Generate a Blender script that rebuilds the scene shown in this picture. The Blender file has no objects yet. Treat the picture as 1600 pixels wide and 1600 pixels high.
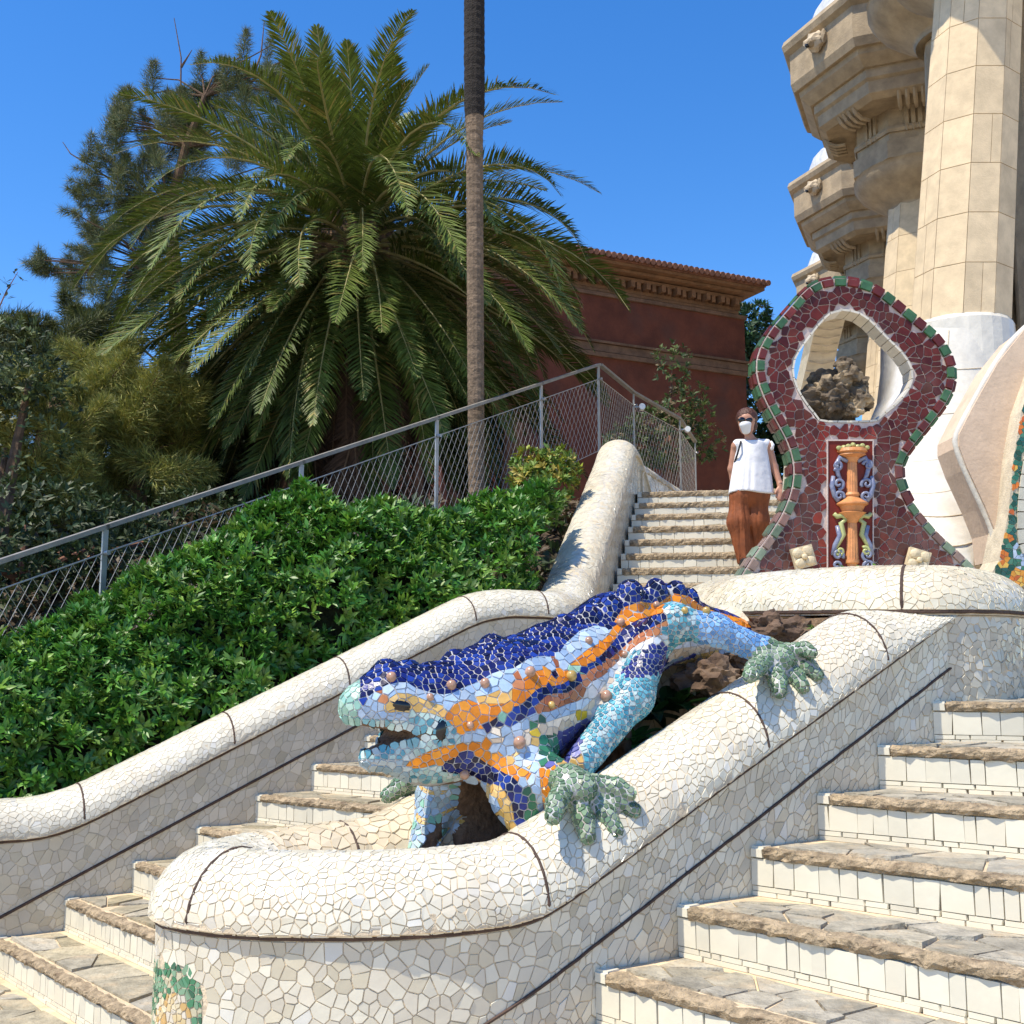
import bpy, bmesh, math, random, bisect
import numpy as np
from mathutils import Vector, Matrix, kdtree, noise
random.seed(7); RNG = np.random.default_rng(7)
scene = bpy.context.scene
col = scene.collection
R = math.radians
# ------------------------------------------------------------------ camera, sky, sun, exposure
FPX = 1750.0; PITCH = R(7.808); EYE = np.array([0.0, 0.0, 1.6])
cam_d = bpy.data.cameras.new('camera'); cam = bpy.data.objects.new('camera', cam_d); col.objects.link(cam)
cam_d.sensor_width = 36.0; cam_d.lens = 36.0 * FPX / 1600.0; cam_d.clip_end = 6000; cam_d.clip_start = 0.05
cam.location = EYE; cam.rotation_euler = (R(90) + PITCH, 0, 0)
scene.camera = cam
SUN_AZ = np.array([-0.85, -0.53]); SUN_EL = R(62)
SUN_AZ = SUN_AZ / np.linalg.norm(SUN_AZ)
TO_SUN = np.array([SUN_AZ[0] * math.cos(SUN_EL), SUN_AZ[1] * math.cos(SUN_EL), math.sin(SUN_EL)])
world = bpy.data.worlds.new('World'); scene.world = world; world.use_nodes = True
wt = world.node_tree; bg = wt.nodes['Background']
sky = wt.nodes.new('ShaderNodeTexSky'); sky.sky_type = 'NISHITA'; sky.sun_disc = False
sky.sun_elevation = SUN_EL; sky.sun_rotation = math.atan2(SUN_AZ[0], SUN_AZ[1])
sky.air_density = 1.0; sky.dust_density = 0.15; sky.ozone_density = 3.0; sky.altitude = 100
hs = wt.nodes.new('ShaderNodeHueSaturation'); hs.inputs['Saturation'].default_value = 1.33; hs.inputs['Hue'].default_value = 0.507; hs.inputs['Value'].default_value = 1.22
wt.links.new(sky.outputs[0], hs.inputs['Color']); wt.links.new(hs.outputs[0], bg.inputs[0]); bg.inputs[1].default_value = 0.15
sun_d = bpy.data.lights.new('sun', 'SUN'); sun_d.energy = 4.8; sun_d.angle = R(0.53); sun_d.color = (1.0, 0.91, 0.75)
sun = bpy.data.objects.new('sun', sun_d); col.objects.link(sun)
sun.rotation_euler = Vector(TO_SUN).to_track_quat('Z', 'Y').to_euler()
scene.view_settings.view_transform = 'Standard'; scene.view_settings.look = 'None'
scene.view_settings.exposure = 0.36; scene.view_settings.gamma = 1.0
# ------------------------------------------------------------------ measuring helpers (photo -> metres)
CT, ST = math.cos(PITCH), math.sin(PITCH)
def ray(x, y):
    u = (x - 800) / FPX; v = (800 - y) / FPX
    return np.array([u, CT - v * ST, ST + v * CT])
def P(x, y, F):
    r = ray(x, y); return EYE + r * (F / r[1])
def proj(p):
    q = np.asarray(p, float) - EYE
    dd = q[..., 1] * CT + q[..., 2] * ST; up = -q[..., 1] * ST + q[..., 2] * CT
    return np.stack([800 + FPX * q[..., 0] / dd, 800 - FPX * up / dd], -1)
N0 = np.array([.262, 3.676, .651]); YAW = R(58.03)
D = np.array([math.sin(YAW), math.cos(YAW), 0]); WD = np.array([math.cos(YAW), -math.sin(YAW), 0])
def W(a, b, z): 
    p = N0 + a * D + b * WD; return np.array([p[0], p[1], z])
def hitb(x, y, b):
    r = ray(x, y); t = (b - (EYE - N0) @ WD) / (r @ WD); return EYE + t * r
def toab(p):
    q = np.asarray(p) - N0; return q @ D, q @ WD
# ------------------------------------------------------------------ materials
MATS = {}
def mat(name, base=(.5, .5, .5), rough=.6, var=.0, vscale=8., bump=.0, bscale=40., spec=.5, attr=False, hue2=None, detail=6., stain=None, metal=0., transl=0.):
    if name in MATS: return MATS[name]
    m = bpy.data.materials.new(name); m.use_nodes = True; nt = m.node_tree; N = nt.nodes; L = nt.links
    b = N['Principled BSDF']; b.inputs['Roughness'].default_value = rough; b.inputs['Metallic'].default_value = metal
    b.inputs['Specular IOR Level'].default_value = spec
    geo = N.new('ShaderNodeNewGeometry')
    if attr:
        at = N.new('ShaderNodeAttribute'); at.attribute_name = 'Col'; src = at.outputs['Color']
    else:
        rgb = N.new('ShaderNodeRGB'); rgb.outputs[0].default_value = (*base, 1); src = rgb.outputs[0]
    if var > 0:
        nz = N.new('ShaderNodeTexNoise'); nz.inputs['Scale'].default_value = vscale; nz.inputs['Detail'].default_value = detail
        nz.inputs['Roughness'].default_value = .65
        L.new(geo.outputs['Position'], nz.inputs['Vector'])
        mx = N.new('ShaderNodeMix'); mx.data_type = 'RGBA'; mx.blend_type = 'MULTIPLY' if hue2 is None else 'MIX'
        rp = N.new('ShaderNodeMapRange'); rp.inputs['From Min'].default_value = .35; rp.inputs['From Max'].default_value = .65
        L.new(nz.outputs['Fac'], rp.inputs['Value'])
        if hue2 is None:
            mx.inputs['Factor'].default_value = 1.0
            cr = N.new('ShaderNodeMapRange'); cr.inputs['To Min'].default_value = 1 - var; cr.inputs['To Max'].default_value = 1 + var * .6
            L.new(rp.outputs[0], cr.inputs['Value'])
            cb = N.new('ShaderNodeCombineColor'); 
            for i in range(3): L.new(cr.outputs[0], cb.inputs[i])
            L.new(src, mx.inputs['A']); L.new(cb.outputs[0], mx.inputs['B'])
        else:
            mu = N.new('ShaderNodeMath'); mu.operation = 'MULTIPLY'; mu.inputs[1].default_value = var
            L.new(rp.outputs[0], mu.inputs[0]); L.new(mu.outputs[0], mx.inputs['Factor'])
            L.new(src, mx.inputs['A']); mx.inputs['B'].default_value = (*hue2, 1)
        src = mx.outputs['Result']
    if stain is not None:
        scol, samt, sscale = stain
        n2 = N.new('ShaderNodeTexNoise'); n2.inputs['Scale'].default_value = sscale; n2.inputs['Detail'].default_value = 8
        L.new(geo.outputs['Position'], n2.inputs['Vector'])
        r2 = N.new('ShaderNodeMapRange'); r2.inputs['From Min'].default_value = .52; r2.inputs['From Max'].default_value = .72; r2.inputs['To Max'].default_value = samt
        L.new(n2.outputs['Fac'], r2.inputs['Value'])
        m2 = N.new('ShaderNodeMix'); m2.data_type = 'RGBA'; m2.inputs['B'].default_value = (*scol, 1)
        L.new(r2.outputs[0], m2.inputs['Factor']); L.new(src, m2.inputs['A']); src = m2.outputs['Result']
    L.new(src, b.inputs['Base Color'])
    if bump > 0:
        nb = N.new('ShaderNodeTexNoise'); nb.inputs['Scale'].default_value = bscale; nb.inputs['Detail'].default_value = 8
        L.new(geo.outputs['Position'], nb.inputs['Vector'])
        bp = N.new('ShaderNodeBump'); bp.inputs['Strength'].default_value = min(1, bump); bp.inputs['Distance'].default_value = .02
        L.new(nb.outputs['Fac'], bp.inputs['Height']); L.new(bp.outputs[0], b.inputs['Normal'])
    if transl > 0:
        tr = N.new('ShaderNodeBsdfTranslucent'); ms = N.new('ShaderNodeMixShader'); ms.inputs[0].default_value = transl
        L.new(src, tr.inputs['Color']); L.new(b.outputs[0], ms.inputs[1]); L.new(tr.outputs[0], ms.inputs[2])
        L.new(ms.outputs[0], N['Material Output'].inputs['Surface'])
    MATS[name] = m; return m
M_white = mat('glazed_white_tile', attr=True, rough=.22, var=.07, vscale=3., bump=.10, bscale=25, spec=.5, stain=((.50, .40, .27), .45, 2.2))
M_wallt = mat('cream_wall_tile', attr=True, rough=.30, var=.10, vscale=2.5, bump=.08, bscale=25, stain=((.46, .38, .27), .4, 1.8))
M_grout = mat('sand_grout', (.62, .51, .36), .9, .25, 12, .4, 80)
M_groutw = mat('pale_grout', (.60, .52, .38), .9, .2, 12, .3, 80)
M_groove = mat('groove_shadow_and_dirt', (.075, .042, .028), .75, .35, 20, .4, 60)  # brown carries the shadow in the gap as well as its dirt
M_mortar = mat('warm_sand_mortar', (.66, .52, .34), .95, .22, 9, .4, 60, stain=((.40, .30, .18), .5, 5.))
M_riser = mat('cream_riser_tile', attr=True, rough=.28, var=.08, vscale=4, bump=.08, bscale=20, stain=((.60, .50, .36), .35, 4))
M_paving = mat('grey_flagstone', attr=True, rough=.85, var=.30, vscale=14, bump=.7, bscale=45, stain=((.55, .42, .26), .55, 9))
M_nosing = mat('rough_brown_stone', (.41, .315, .20), .95, .45, 25, 1., 70, stain=((.16, .11, .065), .8, 18))
M_gcer = mat('glazed_colour_tile', attr=True, rough=.24, var=.14, vscale=30, bump=.08, bscale=40, spec=.35)
M_spec = mat('speckled_green_tile', attr=True, rough=.28, var=.45, vscale=120, bump=.15, bscale=80)
# ------------------------------------------------------------------ mesh helpers
def mk(name, V, F, m, parent=None, kind=None, smooth=False, cols=None, label=None, cat=None, group=None, mi=None):
    me = bpy.data.meshes.new(name)
    me.from_pydata([tuple(map(float, v)) for v in V] if not isinstance(V, np.ndarray) else V.tolist(), [], F if not isinstance(F, np.ndarray) else F.tolist())
    ms = m if isinstance(m, (list, tuple)) else [m]
    for x in ms: me.materials.append(x)
    if mi is not None: me.polygons.foreach_set('material_index', mi)
    if smooth: me.polygons.foreach_set('use_smooth', [True] * len(me.polygons))
    if cols is not None:
        ca = me.color_attributes.new('Col', 'FLOAT_COLOR', 'POINT')
        c = np.asarray(cols, float)
        if c.ndim == 1: c = np.tile(c, (len(V), 1))
        if c.shape[1] == 3: c = np.concatenate([c, np.ones((len(c), 1))], 1)
        ca.data.foreach_set('color', c.ravel())
    return link(name, me, parent, kind, label, cat, group)
def link(name, me, parent=None, kind=None, label=None, cat=None, group=None):
    o = bpy.data.objects.new(name, me); col.objects.link(o)
    if parent is not None:
        o.parent = parent; o.location = [-c for c in ORIG.get(parent.name, (0, 0, 0))]
    if kind: o['kind'] = kind
    if label: o['label'] = label
    if cat: o['category'] = cat
    if group: o['group'] = group
    return o
ORIG = {}
def thing(name, label, cat, loc, group=None):
    o = bpy.data.objects.new(name, None); col.objects.link(o); o.location = loc; o.empty_display_size = .2
    o['label'] = label; o['category'] = cat
    if group: o['group'] = group
    ORIG[o.name] = tuple(loc); return o
class MB:
    def __init__(s): s.V = []; s.F = []; s.C = []
    def add(s, V, F, c=None):
        n = len(s.V); s.V += [tuple(v) for v in V]; s.F += [tuple(i + n for i in f) for f in F]
        if c is not None: s.C += [tuple(c)] * len(V)
    def box(s, c, h, ax=None, cc=None):
        c = np.asarray(c, float); ax = np.eye(3) if ax is None else np.asarray(ax)
        V = [c + sx * h[0] * ax[0] + sy * h[1] * ax[1] + sz * h[2] * ax[2] for sz in (-1, 1) for sx, sy in ((-1, -1), (1, -1), (1, 1), (-1, 1))]
        s.add(V, [(3, 2, 1, 0), (4, 5, 6, 7), (0, 1, 5, 4), (1, 2, 6, 5), (2, 3, 7, 6), (3, 0, 4, 7)], cc)
    def tube(s, pts, rad, n=8, cap=True, cc=None):
        pts = [np.asarray(p, float) for p in pts]; V = []; F = []
        if np.isscalar(rad): rad = [rad] * len(pts)
        up = None
        for i, p in enumerate(pts):
            t = pts[min(i + 1, len(pts) - 1)] - pts[max(i - 1, 0)]; t = t / (np.linalg.norm(t) + 1e-9)
            if up is None:
                up = np.array([0, 0, 1.]) if abs(t[2]) < .9 else np.array([1., 0, 0])
            up = up - t * (up @ t); up /= np.linalg.norm(up) + 1e-9; sd = np.cross(t, up)
            for k in range(n):
                a = 2 * math.pi * k / n; V.append(p + rad[i] * (math.cos(a) * up + math.sin(a) * sd))
        for i in range(len(pts) - 1):
            for k in range(n):
                F.append((i * n + k, i * n + (k + 1) % n, (i + 1) * n + (k + 1) % n, (i + 1) * n + k))
        if cap:
            F.append(tuple(range(n - 1, -1, -1))); F.append(tuple(range((len(pts) - 1) * n, len(pts) * n)))
        s.add(V, F, cc)
    def prism(s, poly, n, th, cc=None):      # planar polygon (3d pts), extruded along -n*th
        poly = [np.asarray(p, float) for p in poly]; n = np.asarray(n, float); m = len(poly)
        V = poly + [p - n * th for p in poly]
        F = [tuple(range(m)), tuple(range(2 * m - 1, m - 1, -1))] + [(i, i + m, (i + 1) % m + m, (i + 1) % m) for i in range(m)]
        s.add(V, F, cc)
    def build(s, name, m, parent=None, **k):
        return mk(name, s.V, s.F, m, parent, cols=(s.C if s.C else None), **k)
def smoothpath(ctrl, ds=.05):
    c = np.asarray(ctrl, float); out = []
    c = np.vstack([2 * c[0] - c[1], c, 2 * c[-1] - c[-2]])
    for i in range(1, len(c) - 2):
        p0, p1, p2, p3 = c[i - 1], c[i], c[i + 1], c[i + 2]; n = max(2, int(np.linalg.norm(p2 - p1) / ds))
        for k in range(n):
            t = k / n
            out.append(.5 * ((2 * p1) + (-p0 + p2) * t + (2 * p0 - 5 * p1 + 4 * p2 - p3) * t * t + (-p0 + 3 * p1 - 3 * p2 + p3) * t ** 3))
    out.append(c[-2]); return np.array(out)
# ------------------------------------------------------------------ mosaic of broken tile
def clip_poly(poly, nx, ny, dlim):
    out = []; m = len(poly)
    for i in range(m):
        a = poly[i]; b = poly[(i + 1) % m]
        da = a[0] * nx + a[1] * ny - dlim; db = b[0] * nx + b[1] * ny - dlim
        if da <= 0: out.append(a)
        if (da < 0 < db) or (db < 0 < da):
            t = da / (da - db); out.append((a[0] + (b[0] - a[0]) * t, a[1] + (b[1] - a[1]) * t))
    return out
def cell(nbrs, init, gap):
    poly = init
    mr = max(x * x + y * y for x, y in poly) ** .5
    for dx, dy, dl in nbrs:                       # sorted by distance
        if dl * .5 - gap > mr: break
        poly = clip_poly(poly, dx / dl, dy / dl, dl * .5 - gap)
        if len(poly) < 3: return None
        mr = max(x * x + y * y for x, y in poly) ** .5
    return poly
def area2(p):
    return .5 * abs(sum(p[i][0] * p[(i + 1) % len(p)][1] - p[(i + 1) % len(p)][0] * p[i][1] for i in range(len(p))))
class Tiles:
    """collects tiles; finish() makes the 300 that show largest parts of their own and joins the rest"""
    def __init__(s): s.T = []
    def add(s, pos, ex, ey, nz, poly, th, colr, tilt=.05, sink=.006, remap=None):
        a = area2(poly)
        if a < 1e-6: return
        cx = sum(p[0] for p in poly) / len(poly); cy = sum(p[1] for p in poly) / len(poly)
        rad = (a / math.pi) ** .5; f = max(.6, 1 - .0015 / rad)
        tx, ty = random.gauss(0, tilt), random.gauss(0, tilt)
        V = []
        if remap is None:
            for x, y in poly: V.append(pos + ex * x + ey * y - nz * sink)
            for x, y in poly:
                x2 = cx + (x - cx) * f; y2 = cy + (y - cy) * f
                V.append(pos + ex * x2 + ey * y2 + nz * (th + tx * (x2 - cx) + ty * (y2 - cy)))
        else:
            fr_, at_ = remap; pc, nc = fr_(cx, cy); Q = [at_(x, y) for x, y in poly]
            for p in Q: V.append(p - nc * sink)
            for p, (x, y) in zip(Q, poly): V.append(pc + (p - pc) * f + nc * (th + tx * (x - cx) + ty * (y - cy)))
            pos, nz = pc, nc
        m = len(poly); V = np.array(V)
        q = EYE - V[m:].mean(0); dist = np.linalg.norm(q)
        vis = a * max(0, (q / dist) @ nz) / dist ** 2
        px = proj(V[m:].mean(0))
        if not (-20 < px[0] < 1620 and -20 < px[1] < 1620): vis = 0
        s.T.append((vis, V, m, colr))
    def finish(s, parent, m, name='tile', limit=300, minvis=None, stuffname=None):
        s.T.sort(key=lambda t: -t[0]); mb = MB(); n = 0
        for vis, V, k, c in s.T:
            F = [tuple(range(k, 2 * k))] + [(i, (i + 1) % k, k + (i + 1) % k, k + i) for i in range(k)]
            c = list(c[:3]) + [1]
            if n < limit and vis > 0:
                mk(name, V, F, m, parent, cols=np.array(c)); n += 1
            else: mb.add(V, F, c)
        if mb.V: mb.build(stuffname or name + '_field', m, parent, kind='stuff')
def grid_points(s0, s1, t0, t1, sp, irr=.62):
    A = (s1 - s0) * (t1 - t0); n = int(A / (sp * sp) * 3.0) + 4
    pts = []; g = {}; r = sp * irr; cs = r * 1.75
    for _ in range(n):
        x = random.uniform(s0, s1); y = random.uniform(t0, t1); gx, gy = int(x // cs), int(y // cs); ok = True; ri = r * random.choice((.62, .8, 1., 1.3, 1.75))
        for i in (-1, 0, 1):
            for j in (-1, 0, 1):
                for qx, qy, rj in g.get((gx + i, gy + j), ()):
                    m = (ri + rj) * .5
                    if (qx - x) ** 2 + (qy - y) ** 2 < m * m: ok = False; break
                if not ok: break
            if not ok: break
        if ok: g.setdefault((gx, gy), []).append((x, y, ri)); pts.append((x, y))
    return pts
def voronoi_rect(pts, s0, s1, t0, t1, sp, gap):
    cs = sp * 1.3; g = {}
    for i, (x, y) in enumerate(pts): g.setdefault((int(x // cs), int(y // cs)), []).append(i)
    for i, (x, y) in enumerate(pts):
        gx, gy = int(x // cs), int(y // cs); nb = []
        for a in (-2, -1, 0, 1, 2):
            for b in (-2, -1, 0, 1, 2):
                for j in g.get((gx + a, gy + b), ()):
                    if j != i:
                        dx = pts[j][0] - x; dy = pts[j][1] - y; nb.append((dx, dy, math.hypot(dx, dy)))
        nb.sort(key=lambda q: q[2])
        m = sp * 1.6
        init = [(max(-m, s0 + gap - x), max(-m, t0 + gap - y)), (min(m, s1 - gap - x), max(-m, t0 + gap - y)), (min(m, s1 - gap - x), min(m, t1 - gap - y)), (max(-m, s0 + gap - x), min(m, t1 - gap - y))]
        p = cell(nb, init, gap)
        if p: yield x, y, p
class Sweep:
    """wall swept along a path; path = outer face line, prof = (offset inwards, height) points from outside foot over the top"""
    def __init__(s, path, prof, side=1, kz=None, z0=0.):
        s.kz = kz; s.z0 = z0; s.V3 = None
        s.path = np.asarray(path, float); s.prof = np.asarray(prof, float); s.side = side
        d = np.gradient(s.path, axis=0)[:, :2]; d /= np.linalg.norm(d, axis=1)[:, None]
        s.n = np.stack([-d[:, 1], d[:, 0]], 1) * side         # inward horizontal normal
        s.S = np.concatenate([[0], np.cumsum(np.linalg.norm(np.diff(s.path, axis=0), axis=1))])
        s.T = np.concatenate([[0], np.cumsum(np.linalg.norm(np.diff(s.prof, axis=0), axis=1))]); s.Sl = s.S.tolist(); s.Tl = s.T.tolist()
    def grid(s):
        m = len(s.prof); G = np.zeros((len(s.path), m, 3))
        for i in range(len(s.path)):
            dz = s.prof[:, 1].copy()
            if s.kz is not None: dz = np.where(dz > s.z0, s.z0 + (dz - s.z0) * s.kz[i], dz)
            G[i, :, 0] = s.path[i, 0] + s.n[i, 0] * s.prof[:, 0]; G[i, :, 1] = s.path[i, 1] + s.n[i, 1] * s.prof[:, 0]; G[i, :, 2] = s.path[i, 2] + dz
        s.V3 = G; return G
    def at(s, u, t):
        G = s.V3 if s.V3 is not None else s.grid()
        k = min(max(bisect.bisect_left(s.Sl, u) - 1, 0), len(s.Sl) - 2); f = (u - s.Sl[k]) / (s.Sl[k + 1] - s.Sl[k])
        j = min(max(bisect.bisect_left(s.Tl, t) - 1, 0), len(s.Tl) - 2); g = (t - s.Tl[j]) / (s.Tl[j + 1] - s.Tl[j])
        return (G[k, j] * (1 - f) + G[k + 1, j] * f) * (1 - g) + (G[k, j + 1] * (1 - f) + G[k + 1, j + 1] * f) * g
    def frame(s, u, t, e=.012):
        p = s.at(u, t); du = s.at(u + e, t) - s.at(u - e, t); dt = s.at(u, t + e) - s.at(u, t - e)
        n = np.cross(du, dt) * s.side; n /= np.linalg.norm(n) + 1e-12
        return p, n
    def mesh(s):
        m = len(s.prof); V = s.grid().reshape(-1, 3).tolist()
        F = [(i * m + j, (i + 1) * m + j, (i + 1) * m + j + 1, i * m + j + 1) for i in range(len(s.path) - 1) for j in range(m - 1)]
        F.append(tuple(range(m))); F.append(tuple((len(s.path) - 1) * m + j for j in range(m - 1, -1, -1)))
        return V, F
    def line_long(s, t, u0, u1, r=.009, lift=.003):
        mb = MB(); pts = []
        for u in np.arange(u0, u1, .05):
            p, n = s.frame(u, t); pts.append(p + n * lift + np.array([0, 0, random.gauss(0, .0008)]))
        mb.tube(pts, r, 6); return mb
    def line_across(s, u, t0, t1, r=.007, lift=.003, skew=0.):
        mb = MB(); pts = []
        for t in np.linspace(t0, t1, 16):
            p, n = s.frame(u + skew * (t - t0), t); pts.append(p + n * lift)
        mb.tube(pts, r, 6); return mb
    def mosaic(s, tl, u0, u1, t0, t1, sp, gap=.0018, th=.004, colf=None, irr=.50, tilt=.05, skip=None):
        pts = grid_points(u0, u1, t0, t1, sp, irr)
        for x, y, poly in voronoi_rect(pts, u0, u1, t0, t1, sp, gap):
            if skip is not None and skip(*s.frame(x, y)): continue
            c = colf(s.at(x, y))
            if c is None: continue
            tl.add(None, None, None, None, [(x + a, y + b) for a, b in poly], th, c, tilt, .005, remap=(s.frame, s.at))
def white_c(p=None):
    v = random.gauss(.70, .035); t = random.random()
    if t < .14: return (v * .93, v * .86, v * .68)
    if t < .22: return (v * .98, v * .95, v * .84)
    return (v, v * .94, v * .76)
def cream_c(p=None):
    v = random.gauss(.60, .045); t = random.random()
    if t < .25: return (v * .94, v * .85, v * .64)
    return (v, v * .92, v * .74)
# ------------------------------------------------------------------ ground, terraces, planted bank
M_ground = mat('sandy_paving', (.60, .50, .36), .95, .25, 3, .3, 30)
M_soil = mat('dark_soil', (.065, .045, .028), 1., .4, 6, .8, 20)
M_terr = mat('terrace_gravel', (.42, .35, .26), .95, .25, 4, .3, 30)
mk('ground', [(-1500, -300, -.125), (1500, -300, -.125), (1500, 3000, -.125), (-1500, 3000, -.125)], [(0, 1, 2, 3)], M_ground, kind='structure')
UP0 = np.array([.898, 10.0, 2.313]); UPS = np.array([.0695, .32, .1685])     # upper flight: first visible nosing and the step
def upper_edge(y): return UP0[0] + (y - UP0[1]) * UPS[0] / UPS[1]
def bank_z(x, y):
    z = .163 * x + .584 * y - 3.75 + .10 * noise.noise(Vector((x * .5, y * .5, 3.)))
    return max(-.12, min(z, 3.0 + .03 * (y - 12)))
V = []; F = []; na, nb_ = 105, 60
for i in range(na):
    for j in range(nb_):
        a = -9 + i * .4; b = -3.80 - .012 * j ** 2.0
        p = W(a, b, 0)
        if p[1] > 7.9: p[0] = min(p[0], upper_edge(p[1]) - .28)
        V.append((p[0], p[1], bank_z(p[0], p[1])))
for i in range(na - 1):
    for j in range(nb_ - 1):
        q = [i * nb_ + j, (i + 1) * nb_ + j, (i + 1) * nb_ + j + 1, i * nb_ + j + 1]
        if any(V[k][0] < upper_edge(V[k][1]) - .285 or V[k][1] < 7.9 for k in q): F.append(tuple(q))
mk('planted_bank', V, F, M_soil, kind='structure', smooth=True)
ZT = UP0[2] + 7 * UPS[2]
mk('upper_terrace', [(.9, 12.3, ZT - .006), (30, 12.3, ZT - .006), (30, 70, ZT - .006), (.9, 70, ZT - .006)], [(0, 1, 2, 3)], M_terr, kind='structure')
# ------------------------------------------------------------------ staircases
RIS = .16
def riser_c():
    v = random.gauss(.73, .035); t = random.random()
    return (v * .93, v * .88, v * .72) if t < .2 else (v, v * .94, v * .76)
def pave_c(k):
    def f():
        v = random.gauss(.36, .05); t = random.random() * k
        return (v * (1 + .05 * t), v * (.92 - .01 * t), v * (.74 - .14 * t))
    return f
def flight(st, steps, ris, pc, main_w=(.055, .115), psp=.17, tile_rows=True, closed_below=.35, nose=.032):
    """steps: list of (nosing corner, unit width direction, length, left back corner, back direction, back length)"""
    rt = Tiles(); pv = Tiles()
    for k, (N, wd, L, NB, wb, LB) in enumerate(steps):
        n = np.array([wd[1], -wd[0], 0]);  
        if n[1] > 0: n = -n                                  # faces down the stair
        z = N[2]
        A, B = N.copy(), N + wd * L; Cc, E_ = NB + wb * LB, NB.copy()
        A = A - n * .012; B = B - n * .012
        for q in (A, B, Cc, E_): q[2] = z
        mb = MB(); mb.prism([A, B, Cc, E_], (0, 0, 1), closed_below); mb.build('step', M_mortar, st)
        # rough stone lip
        s0 = .055; mb = MB(); V = []; Fq = []; m = 0; s = s0
        sec = [(-.008, -.046), (-.016, -.024), (-.012, -.004), (.006, .006), (.030, .008), (.04, -.03)]
        while s < L + .03:
            ox = .006 * noise.noise(Vector((s * 9, k * 3.1, 0))); 
            for (o, h) in sec:
                V.append(N + wd * s - n * (o + ox + random.gauss(0, .0035)) + np.array([0, 0, h * nose / .046 + random.gauss(0, .0028) + .004 * noise.noise(Vector((s * 7, k * 5., h * 40)))]))
            m += 1; s += .028
        q = len(sec)
        for i in range(m - 1):
            for j in range(q - 1): Fq.append((i * q + j, i * q + j + 1, (i + 1) * q + j + 1, (i + 1) * q + j))
        Fq.append(tuple(range(q))); Fq.append(tuple((m - 1) * q + j for j in range(q - 1, -1, -1)))
        mk('nosing_stone', V, Fq, M_nosing, st)
        # corner tile at the wall end, and the riser tiles
        ez = np.array([0, 0, 1.])
        rt.add(N + n * .002 + np.array([0, 0, -nose / 2]), wd, ez, n, [(.002, -nose / 2 + .002), (.05, -nose / 2 + .002), (.048, nose / 2), (.004, nose / 2)], .006, riser_c(), .01)
        top = N + wd * 0; rt.add(top - n * .03 + np.array([0, 0, .0]), wd, -n, ez, [(.002, -.028), (.05, -.028), (.05, .028), (.004, .024)], .006, riser_c(), .01)
        bands = ((-ris * .778, -nose - .002, main_w, .003), (-ris * .888, -ris * .784, (.05, .16), .003), (-ris + .001, -ris * .894, (.06, .18), .005))
        for z0, z1, wr, th in bands:
            s = .002
            while s < L:
                w_ = random.uniform(*wr)
                if random.random() < .2: w_ *= .55
                sk0, sk1 = random.gauss(0, .002), random.gauss(0, .002)
                rt.add(N + wd * s, wd, ez, n, [(.0006, z0), (w_ - .0008 + sk0, z0), (w_ - .0008 + sk1, z1 + random.gauss(0, .0007)), (.0006, z1)], th, riser_c(), .012)
                s += w_
        # flagstones
        dep0 = np.linalg.norm((E_ - A)[:2]); dep1 = np.linalg.norm((Cc - B)[:2]); dm = (dep0 + dep1) / 2; Lm = (L + LB) / 2
        def rm(x, y, A=A, B=B, Cc=Cc, E_=E_, dm=dm, Lm=Lm):
            u = x / Lm; v = y / dm
            return (A * (1 - u) + B * u) * (1 - v) + (E_ * (1 - u) + Cc * u) * v, np.array([0, 0, 1.])
        y0, y1 = .038, dm - .05
        if y1 - y0 > .04:
            pts = grid_points(.07, Lm, y0, y1, psp, .6)
            for x, y, poly in voronoi_rect(pts, .07, Lm, y0, y1, psp, .004):
                pv.add(None, None, None, None, [(x + a, y + b) for a, b in poly], .009 + random.gauss(0, .0025), pc(), .03, .004, remap=(rm, lambda x, y, rm=rm: rm(x, y)[0]))
    rt.finish(st, M_riser, 'riser_tile'); pv.finish(st, M_paving, 'paving_stone')
def wdir(deg): return np.array([math.sin(R(deg)), -math.cos(R(deg)), 0])
# right flight
TR = .336; phiR = {-1: 42, 0: 42.7, 1: 43.5, 2: 49.5, 3: 53, 4: 59, 5: 72, 6: 86, 7: 88}
def NR(k):
    p = N0 + D * TR * k
    if k >= 6: p = P(1522, 1039, 4.95); 
    if k >= 7: p = p + np.array([.35, 1.5, 0])
    p[2] = N0[2] + RIS * min(k, 6.0); return p
st = thing('staircase', 'near flight of cream tiled steps fanning out at the right, with rough stone lips', 'stairs', (1.6, 3.6, 0), 'curved tiled flights')
LR = {-1: 3.0, 0: 3.0, 1: 3.0, 2: 2.9, 3: 2.8, 4: 2.6, 5: 2.4, 6: 2.2, 7: 2.2}
steps = []
for k in range(-1, 7):
    a, b = NR(k), NR(k + 1); b[2] = a[2]
    steps.append((a, wdir(phiR[k]), LR[k], b - np.array([0, 0, 0.]), wdir(phiR[k + 1]), LR[k + 1]))
flight(st, steps, RIS, pave_c(.35), psp=.16)
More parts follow.
